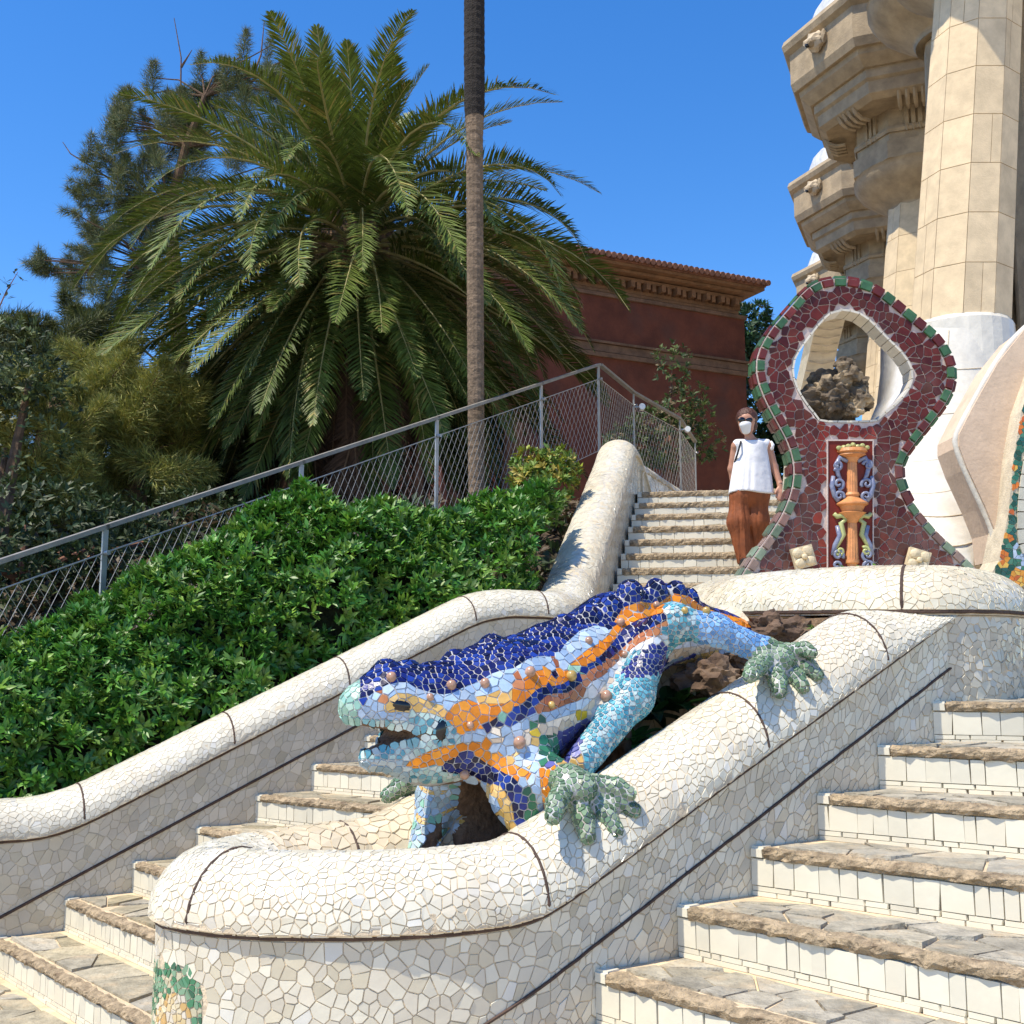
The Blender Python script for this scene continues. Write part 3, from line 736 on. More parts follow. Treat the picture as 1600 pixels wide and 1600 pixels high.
C1 = crv((540, 1110), (562, 1105), (578, 1086), (603, 1071), (631, 1064), (647, 1074), (675, 1083), (700, 1086), (725, 1074), (750, 1064), (775, 1049), (800, 1046), (825, 1030), (844, 1025), (869, 1027), (884, 1005), (906, 986), (931, 977), (953, 983), (972, 950), (1000, 940), (1028, 944), (1050, 927), (1075, 931), (1100, 950), (1150, 965))
C2 = crv((540, 1120), (600, 1098), (619, 1083), (641, 1084), (663, 1094), (688, 1102), (703, 1104), (719, 1096), (744, 1089), (766, 1086), (788, 1074), (806, 1071), (825, 1055), (844, 1046), (881, 1046), (903, 1027), (919, 1014), (938, 1005), (953, 989), (969, 955), (1000, 943), (1050, 930), (1100, 952), (1150, 968))
C3 = crv((540, 1130), (612, 1112), (675, 1114), (700, 1127), (719, 1145), (738, 1142), (759, 1133), (781, 1117), (800, 1105), (813, 1102), (828, 1089), (841, 1074), (859, 1074), (884, 1067), (906, 1042), (931, 1033), (953, 1009), (975, 981), (1000, 968), (1050, 954), (1090, 966), (1150, 981))
C4 = crv((700, 1130), (738, 1143), (766, 1137), (800, 1135), (819, 1122), (831, 1116), (838, 1101), (856, 1085), (888, 1082), (906, 1069), (919, 1048), (950, 1032), (969, 1016), (1000, 990), (1050, 965), (1150, 990))
C5 = crv((700, 1125), (800, 1130), (831, 1113), (856, 1113), (888, 1099), (909, 1094), (919, 1068), (944, 1055), (969, 1030), (1000, 1005), (1050, 985), (1150, 995))
C6 = crv((700, 1165), (794, 1150), (825, 1139), (850, 1130), (875, 1121), (906, 1111), (938, 1080), (953, 1055), (1000, 1022), (1150, 1000))
C7 = crv((700, 1175), (794, 1160), (838, 1156), (859, 1146), (891, 1139), (913, 1127), (950, 1100), (1000, 1040), (1150, 1010))
def cv(c, x): return np.interp(x, c[:, 0], c[:, 1])
PATCH = [([(731, 1162), (759, 1159), (781, 1176), (802, 1194), (831, 1208), (822, 1224), (781, 1204), (757, 1190), (736, 1176)], ORANGE),
         ([(634, 1192), (660, 1178), (690, 1166), (728, 1161), (728, 1175), (700, 1188), (660, 1200), (634, 1200)], ORANGE),
         ([(728, 1178), (750, 1186), (781, 1205), (806, 1217), (825, 1246), (822, 1274), (806, 1300), (803, 1271), (798, 1248), (781, 1226), (756, 1222), (740, 1212), (690, 1205), (690, 1190)], COBALT),
         ([(756, 1224), (781, 1228), (800, 1250), (806, 1302), (790, 1300), (780, 1250), (762, 1236)], YELLOW),
         ([(808, 1217), (836, 1240), (842, 1290), (822, 1300), (824, 1246)], GREEN), ([(842, 1195), (870, 1195), (862, 1240), (850, 1270), (846, 1235)], ORANGE),
         ([(838, 1150), (870, 1148), (878, 1195), (850, 1192), (838, 1170)], GREEN), ([(865, 1150), (905, 1128), (950, 1105), (960, 1130), (890, 1195), (868, 1180)], VIOLET),
         ([(888, 1160), (910, 1150), (925, 1190), (945, 1215), (900, 1200)], YELLOW), ([(771, 1140), (786, 1134), (786, 1148), (775, 1150)], CREAM),
         ([(887, 1040), (912, 1040), (906, 1055), (890, 1055)], MINT), ([(780, 1112), (796, 1108), (792, 1124), (780, 1124)], MINT), ([(830, 1128), (850, 1122), (846, 1134), (832, 1138)], GREEN),
         ([(900, 1112), (916, 1118), (910, 1128), (898, 1120)], [(.75, .52, .04)]), ([(836, 1142), (850, 1140), (846, 1150), (838, 1150)], [(.75, .52, .04)]),
         ([(592, 1078), (600, 1078), (606, 1096), (598, 1096)], BROWN), ([(803, 1048), (811, 1050), (814, 1070), (806, 1072)], BROWN), ([(860, 1026), (872, 1026), (882, 1044), (870, 1046)], BROWN),
         ([(862, 1046), (874, 1046), (870, 1062), (860, 1060)], COBALT), ([(1000, 1020), (1045, 1000), (1040, 1050), (985, 1065), (968, 1050)], [(.012, .02, .11), (.03, .04, .2)])]
BANDS = [COBALT, LBLUE, ORANGE, YELLOW, BROWN, CREAM, WHITEB, SNOUT, SPECK, GREYB, GREEN, VIOLET, MINT]
def lz_key(p):
    q = p - N0; a, b = q @ D, q @ WD
    pm = p + WD * (2 * BC - 2 * b) if b < BC - .02 else p
    x, y = proj(pm)
    for poly, c in PATCH:
        if inpoly(x, y, poly): return (.030 if c is COBALT else .036), c
    if x < 563 and y < 1136: return .028, SNOUT
    if y < cv(C1, x): return .027, COBALT
    if x < 735:
        if y < cv(C2, x): return .036, LBLUE
        if x > 600 and y < max(cv(C3, x), 1112): return .036, (YELLOW if x < 700 else ORANGE)
        if y < 1122 + (x - 560) * .05 and x < 640: return .026, LBLUE
        if y > 1186 and x < 640: return .03, GREYB
        if x < 720: return .022, SPECK
    if y < cv(C2, x): return .046, (LBLUE if x < 960 else ORANGE)
    if y < cv(C3, x): return .046, (YELLOW if x < 800 and y < 1100 else ORANGE)
    if y < cv(C4, x): return .030, COBALT
    if y < cv(C5, x): return .044, BROWN
    if y < cv(C6, x): return .046, (WHITEB if x > 900 else LBLUE)
    if y < cv(C7, x): return .044, CREAM
    if x < 850: return .042, (LBLUE if (x * .7 + y) % 37 > 7 else YELLOW)
    return .034, ((VIOLET, YELLOW, LBLUE)[int((x + y * .5) // 22) % 3])
def lz_spf(pts, nn):
    dp = lz_paws(pts); dg = lz_legs(pts); pr = proj(pts); out = []
    a = (pts - N0) @ D
    hollow = cap(pts, W(-.42, -.53, .86), W(.34, -.53, 1.16), .175, .175, (1., 1., 1.5)); mo = tri2d(a, pts[:, 2], MOUTH); cu = lz_cur(pts)
    for i, p in enumerate(pts):
        if hollow[i] < .012 or mo[i] < .010 or (cu[i] < .014 and dg[i] > .032): out.append((0, None)); continue
        x, y = pr[i]
        if dp[i] < .010: out.append((.021, PAWG)); continue
        if dg[i] < .016 and x > 905 and nn[i][2] > -.85:
            if x > 1040 and y < 1030: out.append((.019, SKYB if x > 1090 else TEAL)); continue
            if inpoly(x, y, PATCH[-1][0]): out.append((.02, PATCH[-1][1])); continue
            if y > 1020 and x > 910: out.append((.018, TEAL)); continue
        if dg[i] < .012 and x < 730 and (p - N0) @ WD < -.62: out.append((.026, GREYB if random.random() < .7 else MINT)); continue
        if nn[i][2] < -.85: out.append((0, None)); continue
        out.append(lz_key(p))
    return out
tl = Tiles()
def lz_col(key):
    c = random.choice(key); v = random.gauss(1, .10); return (c[0] * v, c[1] * v, c[2] * v)
surf_mosaic(tl, lizard, V, F, lz_spf, lz_col, gap=.0009, th=.0028, irr=.66, tilt=.05, smin_=.0125, maxp=80000, split=(lambda q: lz_key(q)[1], BANDS))
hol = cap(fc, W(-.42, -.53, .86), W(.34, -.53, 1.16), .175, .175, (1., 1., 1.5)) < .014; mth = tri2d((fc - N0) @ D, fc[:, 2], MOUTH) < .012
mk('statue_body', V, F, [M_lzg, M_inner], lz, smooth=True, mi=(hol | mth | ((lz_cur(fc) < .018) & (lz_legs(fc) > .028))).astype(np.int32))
tl.finish(lz, M_gcer, 'tile')
def trace(x, y, fn, t0=2.8, t1=6.5):
    r = ray(x, y); r = r / np.linalg.norm(r); t = t0
    for _ in range(120):
        d = fn((EYE + r * t)[None])[0]
        if d < .0008: return EYE + r * t
        t += max(d * .8, .001)
        if t > t1: return None
    return None
M_boss = mat('rosy_glazed_knob', (.46, .27, .18), .2, .35, 25, 0, spec=.6); M_bossy = mat('ochre_glazed_knob', (.50, .34, .10), .2, .35, 25, 0, spec=.6)
for i, (x, y, r) in enumerate([(612, 1060, 8), (705, 1072, 8), (758, 1069, 8), (827, 1052, 9), (891, 1057, 9), (969, 974, 8), (919, 1003, 7), (734, 1133, 6), (672, 1090, 6), (811, 1160, 10), (950, 1090, 10), (860, 1102, 6), (976, 1024, 6), (725, 1207, 8), (1025, 946, 7), (1069, 955, 6), (1104, 957, 7)]):
    q = trace(x, y, lizard)
    if q is None: continue
    n = grad(lizard, q[None])[0]; rr = r * .00225; bm = bmesh.new(); bmesh.ops.create_uvsphere(bm, u_segments=10, v_segments=7, radius=rr)
    for v in bm.verts: v.co = Vector(q + n * rr * .45) + v.co * (1 + .1 * noise.noise(v.co * 90))
    me = bpy.data.meshes.new('knob'); bm.to_mesh(me); bm.free(); me.materials.append(M_bossy if i in (4, 11, 15, 16) else M_boss)
    me.polygons.foreach_set('use_smooth', [True] * len(me.polygons)); link('knob', me, lz)
M_blackg = mat('black_glaze', (.006, .006, .008), .12, 0, spec=.6); M_pale = mat('pale_eye_rim', (.70, .50, .22), .25)
def disc_on(x, y, rx, ry, ang, m, name, lift, fn=lizard, n=18, dome=.3):
    q = trace(x, y, fn); nn = grad(fn, q[None])[0]
    rt_ = np.cross((0, 0, 1.), nn); rt_ /= np.linalg.norm(rt_); up = np.cross(nn, rt_); V = [q + nn * (lift + ry * dome)]; ca, sa = math.cos(ang), math.sin(ang)
    for k in range(n):
        t = 2 * math.pi * k / n; u, v = rx * math.cos(t), ry * math.sin(t); V.append(q + rt_ * (u * ca - v * sa) + up * (u * sa + v * ca) + nn * (lift - .004))
    return mk(name, V, [(0, 1 + k, 1 + (k + 1) % n) for k in range(n)], m, lz, smooth=True)
e = disc_on(627, 1103, .034, .019, -.2, M_blackg, 'eye', .004, dome=.5)
disc_on(689, 1142, .021, .040, -.12, M_blackg, 'ear_hole', .003, dome=.25)
# ------------------------------------------------------------------ inside the basin: soil, rocks, plants
g = []; Fq = []; NA, NB = 40, 12
for i in range(NA):
    for j in range(NB):
        a = -1.0 + i * 3.0 / (NA - 1); b = -.95 + j * .75 / (NB - 1)
        g.append(W(a, b, .45 + .40 * max(a + .3, 0) + .05 * noise.noise(Vector((a * 4, b * 4, 0)))))
Fq = [(i * NB + j, (i + 1) * NB + j, (i + 1) * NB + j + 1, i * NB + j + 1) for i in range(NA - 1) for j in range(NB - 1)]
mk('basin_soil', g, Fq, M_soil, kind='structure', smooth=True)
M_rock = mat('brown_porous_rock', (.12, .075, .048), .95, .5, 9, 1., 22, hue2=None, stain=((.30, .22, .15), .7, 6.))
M_rockd = mat('dark_tufa', (.10, .075, .05), .95, .55, 8, 1., 20, hue2=None, stain=((.55, .42, .26), .9, 6.5))
def rock(name, c, r, m, seed, parent=None, amp=.45, sub=3, **kw):
    bm = bmesh.new(); bmesh.ops.create_icosphere(bm, subdivisions=sub, radius=1)
    for v in bm.verts:
        n = v.co.normalized(); d = 1 + amp * noise.noise(n * 1.6 + Vector((seed, 0, 0))) + amp * .6 * noise.noise(n * 4 + Vector((0, seed, 0))) + amp * .35 * noise.noise(n * 9 + Vector((0, 0, seed)))
        v.co = Vector((c[0] + n.x * r[0] * d, c[1] + n.y * r[1] * d, c[2] + n.z * r[2] * d))
    me = bpy.data.meshes.new(name); bm.to_mesh(me); bm.free(); me.materials.append(m)
    return link(name, me, parent, **kw)
mb = MB(); p0, p1 = W(1.72, -1.0, 1.755), W(1.66, -.37, 1.755); ax = (p1 - p0) / np.linalg.norm(p1 - p0)
mb.box((p0 + p1) / 2, (np.linalg.norm(p1 - p0) / 2, .12, .05), (ax, np.array([-ax[1], ax[0], 0]), (0, 0, 1)))
mb.build('stone_lintel', mat('brown_stone', (.30, .185, .10), .9, .4, 10, .7, 30), None, label='brown stone slab under the white ledge above the basin rocks', cat='stone')
rk = [((1205, 985), .08, 'rough brown rock under the stone slab, nearest the lizard tail'), ((1260, 990), .075, 'jagged brown rock under the middle of the stone slab'), ((1235, 1005), .06, 'small brown rock between the lizard hind leg and the slab'), ((1105, 1065), .10, 'pale crusted rock in the shade under the lizard belly'), ((1150, 1020), .09, 'dark rock behind the lizard hind foot'), ((1285, 975), .05, 'small rock beside the right end of the stone slab')]
for i, ((x, y), r, lab) in enumerate(rk):
    c = hitb(x, y, -.52 - .05 * (i % 3)); rock('rock', c, (r * 1.3, r, r * .9), M_rock, i * 3.3 + 1, sub=4, label=lab, cat='rock', group='rocks in the basin')
M_leafd = mat('dark_broad_leaf', attr=True, rough=.35, var=.15, vscale=20, transl=.2)
def leaf_strip(base, dirn, length, width, droop, up=np.array([0, 0, 1.]), n=6):
    dirn = dirn / np.linalg.norm(dirn); sd = np.cross(dirn, up); sd /= np.linalg.norm(sd) + 1e-9; V = []; F = []
    for i in range(n + 1):
        t = i / n; w = width * math.sin(math.pi * min(1, .12 + .88 * t)) ** .8 * (1 - t * .15) if i < n else .0005
        c = base + dirn * length * t + up * (-droop * t * t)
        fold = up * w * .35
        V += [c - sd * w + fold, c, c + sd * w + fold]
        if i: F += [((i - 1) * 3, (i - 1) * 3 + 1, i * 3 + 1, i * 3), ((i - 1) * 3 + 1, (i - 1) * 3 + 2, i * 3 + 2, i * 3 + 1)]
    return V, F
def leafy(name, base, n, L, w, label, cat='plant', c0=(.05, .14, .03), spread=.9, group=None, vert=.9):
    t = thing(name, label, cat, tuple(base), group)
    for i in range(n):
        an = random.uniform(0, 2 * math.pi); d = np.array([math.cos(an) * spread, math.sin(an) * spread, random.uniform(.35, 1.2) * vert])
        V, F = leaf_strip(np.asarray(base) + np.array([math.cos(an), math.sin(an), 0]) * .02, d, L * random.uniform(.6, 1.1), w * random.uniform(.7, 1.1), L * random.uniform(.1, .6)); v = random.uniform(.6, 1.4)
        mk('leaf', V, F, M_leafd, t, cols=np.array([c0[0] * v, c0[1] * v, c0[2] * v]))
    return t
leafy('basin_plant', hitb(985, 1165, -.50), 16, .20, .035, 'broad leaved green plant in the shade under the lizard, right of its front foot', c0=(.07, .20, .04))
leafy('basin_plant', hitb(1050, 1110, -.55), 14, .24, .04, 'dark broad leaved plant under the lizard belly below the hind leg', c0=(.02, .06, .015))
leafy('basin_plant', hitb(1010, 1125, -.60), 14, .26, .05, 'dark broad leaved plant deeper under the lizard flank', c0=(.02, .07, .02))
leafy('grass_tuft', hitb(700, 1345, -.45), 26, .13, .003, 'small wiry grey green tuft growing in the dark mouth of the basin', c0=(.10, .13, .06), vert=.7)
leafy('moss_tuft', hitb(1278, 985, -.42), 20, .06, .006, 'little green weed at the end of the stone slab', c0=(.12, .25, .04))
# ------------------------------------------------------------------ red tripod arch with its rock and relief panel
from mathutils.geometry import tessellate_polygon
M_redt = mat('oxblood_glazed_tile', attr=True, rough=.28, var=.25, vscale=14, bump=.06, bscale=40, spec=.32, stain=((.36, .30, .27), .16, 3.))
M_pinkg = mat('pale_pink_grout', (.58, .47, .42), .9, .15, 20, .2, 80)
FA = 6.6
def c3(x, y): return (1130 + .325 * x, 400 + .325 * y)
OUT = [c3(*q) for q in ((75, 1560), (150, 1440), (230, 1330), (290, 1230), (328, 1130), (340, 1050), (335, 980), (310, 900), (270, 820), (220, 730), (180, 640), (160, 560), (165, 480), (190, 420), (240, 340), (310, 260), (380, 180), (450, 128), (540, 108), (640, 115), (730, 145), (800, 190), (880, 255), (960, 320), (1030, 380), (1080, 450), (1110, 530), (1108, 620), (1075, 700), (1010, 790), (930, 890), (880, 960), (860, 1020), (870, 1090), (910, 1180), (970, 1260), (1050, 1350), (1150, 1440), (1270, 1560))]
HOLE = [c3(*q) for q in ((570, 255), (500, 280), (420, 370), (350, 470), (330, 540), (340, 610), (380, 690), (430, 755), (480, 798), (720, 798), (750, 780), (830, 720), (890, 650), (915, 580), (900, 520), (860, 460), (780, 380), (700, 300), (640, 265))]
def densify(poly, step, closed=True):
    pts = np.array(poly + ([poly[0]] if closed else []), float)
    sm = smoothpath(np.c_[pts, np.zeros(len(pts))], step)[:, :2]
    return [tuple(q) for q in (sm[:-1] if closed else sm)]
OUTd = densify(OUT, 8, False); HOLd = densify(HOLE, 8)
ar = thing('mosaic_arch', 'dark red mosaic arch with green and red rim tiles and a diamond opening', 'arch', tuple(P(1350, 920, FA)))
TH = .15
def fx(x, y, dF=0.): 
    q = P(x, y, FA); return np.array([q[0], q[1] + dF, q[2]])
def slab(outer, holes, place, th):
    loops = [outer] + holes; fl = [q for l in loops for q in l]; n = len(fl)
    tri = tessellate_polygon([[Vector((q[0], q[1], 0)) for q in l] for l in loops])
    V = [place(*q) for q in fl] + [place(q[0], q[1], th) for q in fl]
    F = [tuple(t) for t in tri] + [tuple(i + n for i in reversed(t)) for t in tri]; k = 0
    for l in loops:
        m = len(l)
        for i in range(m): F.append((k + i, k + (i + 1) % m, n + k + (i + 1) % m, n + k + i))
        k += m
    return V, F
V, F = slab(OUTd, [HOLd], fx, TH); mk('arch_core', V, F, M_pinkg, ar)
PX = FA / FPX                                              # metres per photo pixel at the arch
def inset_ok(x, y): return inpoly(x, y, OUTd) and not inpoly(x, y, HOLd)
def poly_dist(x, y, poly, closed=True):
    m = 1e9; n = len(poly)
    for i in range(n if closed else n - 1):
        x0, y0 = poly[i]; x1, y1 = poly[(i + 1) % n]; dx, dy = x1 - x0, y1 - y0; t = max(0, min(1, ((x - x0) * dx + (y - y0) * dy) / (dx * dx + dy * dy + 1e-9)))
        m = min(m, math.hypot(x - x0 - dx * t, y - y0 - dy * t))
    return m
OUTc = OUTd[::2]; HOLc = HOLd[::2]
PANEL = (c3(497, 888), c3(718, 1540))
def flat_mosaic(tl, poly_ok, bounds, sp, colf, place, nrm, gap=.8, th=.006, tilt=.04, irr=.64):
    x0, x1, y0, y1 = bounds; pts = grid_points(x0, x1, y0, y1, sp, irr)
    for x, y, poly in voronoi_rect(pts, x0, x1, y0, y1, sp, gap):
        if not poly_ok(x, y): continue
        out = []
        for a, b in poly:
            t = 1.0
            for _ in range(22):
                if poly_ok(x + a * t, y + b * t): break
                t *= .95
            out.append((x + a * t, y + b * t))
        o = place(x, y); e = 1.0; ex = place(x + e, y) - o; ey = place(x, y + e) - o
        tl.add(o, ex, ey, nrm, [(a - x, b - y) for a, b in out], th, colf(x, y), tilt * .004, .003)
def arch_ok(x, y):
    if not inset_ok(x, y): return False
    if PANEL[0][0] < x < PANEL[1][0] and y > PANEL[0][1]: return False
    return poly_dist(x, y, OUTc, False) > 12.6 and poly_dist(x, y, HOLc) > 2.2
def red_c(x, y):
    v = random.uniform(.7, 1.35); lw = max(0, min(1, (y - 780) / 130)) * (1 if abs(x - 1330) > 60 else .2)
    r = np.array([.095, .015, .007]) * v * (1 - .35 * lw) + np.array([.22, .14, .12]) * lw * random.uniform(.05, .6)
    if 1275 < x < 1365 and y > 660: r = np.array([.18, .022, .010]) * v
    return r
NF = np.array([0, -1., 0])
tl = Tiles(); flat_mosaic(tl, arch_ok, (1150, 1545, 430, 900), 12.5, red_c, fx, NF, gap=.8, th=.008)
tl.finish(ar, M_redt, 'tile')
# rim tiles, alternating green and red, on the face and round the edge
rim = densify(OUT, 3, False); rim = np.array(rim); L = np.concatenate([[0], np.cumsum(np.linalg.norm(np.diff(rim, axis=0), axis=1))])
def rp(s): return np.array([np.interp(s, L, rim[:, 0]), np.interp(s, L, rim[:, 1])])
s = 4.; k = 0; cen = np.array([1340., 640.])
while s < L[-1] - 20:
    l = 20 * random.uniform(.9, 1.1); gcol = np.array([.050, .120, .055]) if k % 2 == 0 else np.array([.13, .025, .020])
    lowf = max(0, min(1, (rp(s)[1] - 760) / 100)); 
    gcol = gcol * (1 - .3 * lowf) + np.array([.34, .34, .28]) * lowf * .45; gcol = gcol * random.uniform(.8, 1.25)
    def q4(w0, w1, d0, d1):
        out = []
        for u, w, dF in ((s + 1, w0, d0), (s + l - 1, w0, d0), (s + l - 1, w1, d1), (s + 1, w1, d1)):
            p = rp(u); t = rp(u + 1) - rp(u - 1); t /= np.linalg.norm(t); nrm = np.array([-t[1], t[0]])       # inward in photo space
            if (nrm @ np.array([t[1], -t[0]])) > 0: nrm = -nrm
            p = p + nrm * w; out.append(fx(p[0], p[1], dF))
        return out
    for (w0, w1, d0, d1, e) in ((1.0, 12.5, -.004, -.004, 0), (-1.5, -1.5, .010, .072, 1), (-1.5, -1.5, .080, .145, 1)):
        a = q4(w0, w1, d0, d1)
        c_ = sum(a) / 4
        if e == 0:
            nn = NF; V = [q + NF * .002 for q in a] + [c_ + (q - c_) * np.array([.86, 1, .86]) + NF * .016 for q in a]
        else:
            t3 = a[1] - a[0]; nn = np.cross(t3, (0, 1., 0)); nn /= np.linalg.norm(nn)
            if nn @ (c_ - fx(*cen)) < 0: nn = -nn
            V = [q for q in a] + [c_ + (q - c_) * .86 + nn * .016 for q in a]
        V = [q + np.array([0, .012, 0]) * 0 for q in V]
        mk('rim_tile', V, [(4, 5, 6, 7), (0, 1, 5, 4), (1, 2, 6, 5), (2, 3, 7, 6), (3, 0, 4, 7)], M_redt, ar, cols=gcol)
    s += l; k += 1
# white lining of the opening
M_lin = mat('cream_lining_tile', attr=True, rough=.35, var=.12, vscale=12, bump=.1)
hl = np.array(densify(HOLE, 3)); hl = np.vstack([hl, hl[:1]]); LH = np.concatenate([[0], np.cumsum(np.linalg.norm(np.diff(hl, axis=0), axis=1))]); s = 0.
hc = hl.mean(0)
while s < LH[-1] - 5:
    l = random.uniform(13, 20); V = []
    for d0 in (-.006, TH):
        for u in (s + .6, s + l - .6):
            p = np.array([np.interp(u, LH, hl[:, 0]), np.interp(u, LH, hl[:, 1])]); q = p + (hc - p) / np.linalg.norm(hc - p) * 3.2
            V += [fx(p[0], p[1], d0), fx(q[0], q[1], d0)]
    v = random.uniform(.55, .72)
    mk('lining_tile', V, [(0, 2, 3, 1), (4, 5, 7, 6), (1, 3, 7, 5), (0, 1, 5, 4), (2, 6, 7, 3)], M_lin, ar, cols=np.array([v, v * .92, v * .76])); s += l
# rear leg of the tripod, seen through the opening
prof_pts = [(P(1306, 470, FA + .30), .10), (P(1300, 500, FA + .5), .10), (P(1288, 550, FA + .8), .10), (P(1276, 610, FA + 1.0), .11), (P(1268, 700, FA + 1.15), .13), (P(1262, 900, FA + 1.3), .17)]
V = []; Fq = []
for p, w in prof_pts:
    V += [p + np.array([-w, 0, 0]), p + np.array([w * .8, -.02, 0]), p + np.array([w * .8, .22, 0]), p + np.array([-w, .24, 0])]
for i in range(len(prof_pts) - 1):
    for j in range(4): Fq.append((i * 4 + j, i * 4 + (j + 1) % 4, i * 4 + 4 + (j + 1) % 4, i * 4 + 4 + j))
lg = mk('rear_leg', V, Fq, mat('cream_tile_leg', (.62, .54, .40), .4, .15, 10, .2), ar)
for i in range(12):
    t = i / 12 * 3; a = int(t); f_ = t - a; p = prof_pts[a][0] * (1 - f_) + prof_pts[a + 1][0] * f_; w = prof_pts[a][1]
    mb = MB(); mb.tube([p + np.array([-w * 1.0, -.004, .0]), p + np.array([0, -.016, -.018]), p + np.array([w * .8, -.024, .0])], .004, 5); mb.build('joint', M_grout, lg)
# relief panel
M_pan = mat('red_glazed_panel', (.17, .020, .009), .4, .25, 10, .05, spec=.25); M_terra = mat('ochre_terracotta', (.62, .26, .09), .45, .2, 20, .15); M_blue = mat('slate_blue_glaze', (.13, .15, .26), .3, .5, 30, .2, hue2=(.40, .42, .46)); M_fruit = mat('yellow_green_glaze', (.45, .44, .17), .35, .4, 30, .2, hue2=(.25, .34, .16))
pn = thing('relief_panel', 'glazed terracotta relief panel of a candelabra column set in the red arch', 'relief', tuple(P(1328, 900, FA)))
fr = FA - .0
def bxp(x0, y0, x1, y1, d0, d1, name, m, par):
    V = [fx(x, y, d) for d in (d0, d1) for x, y in ((x0, y0), (x1, y0), (x1, y1), (x0, y1))]
    return mk(name, V, [(0, 1, 2, 3), (7, 6, 5, 4), (0, 4, 5, 1), (1, 5, 6, 2), (2, 6, 7, 3), (3, 7, 4, 0)], m, par)
x0, y0 = PANEL[0]; x1, y1 = PANEL[1]; bxp(x0 + 1, y0 + 1, x1 - 1, y1 - 3, -.012, .05, 'back_plate', M_pan, pn)
for (a, b, c, d) in ((x0 - .5, y0 - 1, x1 + .5, y0 + 1.2), (x0 - .5, y0 + 1.3, x0 + 1.2, y1), (x1 - 1.2, y0 + 1.3, x1 + .5, y1)): bxp(a, b, c, d, -.018, .04, 'frame_strip', M_pinkg, pn)
cx = 1330.5
def half_lathe(prof, name, m, par, cxp=cx, flute=0):
    V = []; n = 15
    for (y, r) in prof:
        for k in range(n):
            t = math.pi * k / (n - 1); rr = r * (1 - (.10 * (k % 2) if flute else 0)); c = fx(cxp, y)
            V.append(c + np.array([-math.cos(t) * rr * PX, -math.sin(t) * rr * PX * .8 - .012, 0]))
    F = [(i * n + k, i * n + k + 1, (i + 1) * n + k + 1, (i + 1) * n + k) for i in range(len(prof) - 1) for k in range(n - 1)]
    F += [tuple(range(n)), tuple((len(prof) - 1) * n + k for k in range(n - 1, -1, -1))]
    return mk(name, V, F, m, par, smooth=False)
half_lathe([(702, 22), (707, 24), (709, 20), (712, 22), (716, 12), (723, 8)], 'capital', M_terra, pn); half_lathe([(723, 7.5), (771, 9)], 'shaft', M_terra, pn, flute=1)
half_lathe([(770, 10), (774, 12), (777, 10), (779, 12), (787, 25), (789, 25), (792, 20), (800, 16), (802, 22), (812, 12), (818, 7)], 'base', M_terra, pn)
half_lathe([(818, 7.5), (876, 10)], 'shaft', M_terra, pn, flute=1); half_lathe([(875, 11), (880, 11), (882, 8), (892, 7)], 'foot', M_terra, pn)
for i in range(7):
    c = fx(cx - 22 + i * 7.3, 699 + random.uniform(-3, 3), -.03); rock('fruit', c, (.016, .016, .014), M_fruit, i + 5, pn, amp=.15, sub=2)
def scroll(c, r0, turns, sgn, m, w=2.6, start=0., name='scroll'):
    pts = []; rad = []
    for t in np.linspace(0, 1, 22):
        a = start + sgn * turns * 2 * math.pi * t; r = r0 * (1 - .82 * t); pts.append(fx(c[0] + r * math.cos(a), c[1] + r * math.sin(a), -.022 - .01 * t)); rad.append(w * PX * (1 - .35 * t))
    mb = MB(); mb.tube(pts, rad, 7); return mb.build(name, m, pn, smooth=True)
for sg in (-1, 1):
    for (dx, y, r, m, st) in ((22, 757, 9, M_blue, .5), (21, 776, 8, M_blue, -.6), (24, 728, 8, M_blue, 1.2), (23, 868, 9, M_blue, -.5), (25, 884, 8, M_blue, .8), (20, 862, 7, M_fruit, 2.)):
        scroll((cx + sg * dx, y), r, 1.25, sg, m, 3.0, math.pi / 2 * (1 + sg * .3) + st)
    for path, m in (([(8, 722), (20, 716), (26, 728), (22, 744), (17, 752)], M_blue), ([(10, 812), (18, 818), (14, 836), (22, 850), (29, 862)], M_fruit), ([(24, 822), (20, 838), (27, 852), (31, 868)], M_blue), ([(10, 812), (16, 806), (24, 808), (29, 803)], M_fruit), ([(30, 745), (32, 760), (28, 775), (22, 784)], M_blue)):
        mb = MB(); mb.tube([fx(cx + sg * a, b, -.02) for a, b in path], [.013, .016, .016, .013, .007][:len(path)], 7); mb.build('leaf_stem', m, pn, smooth=True)
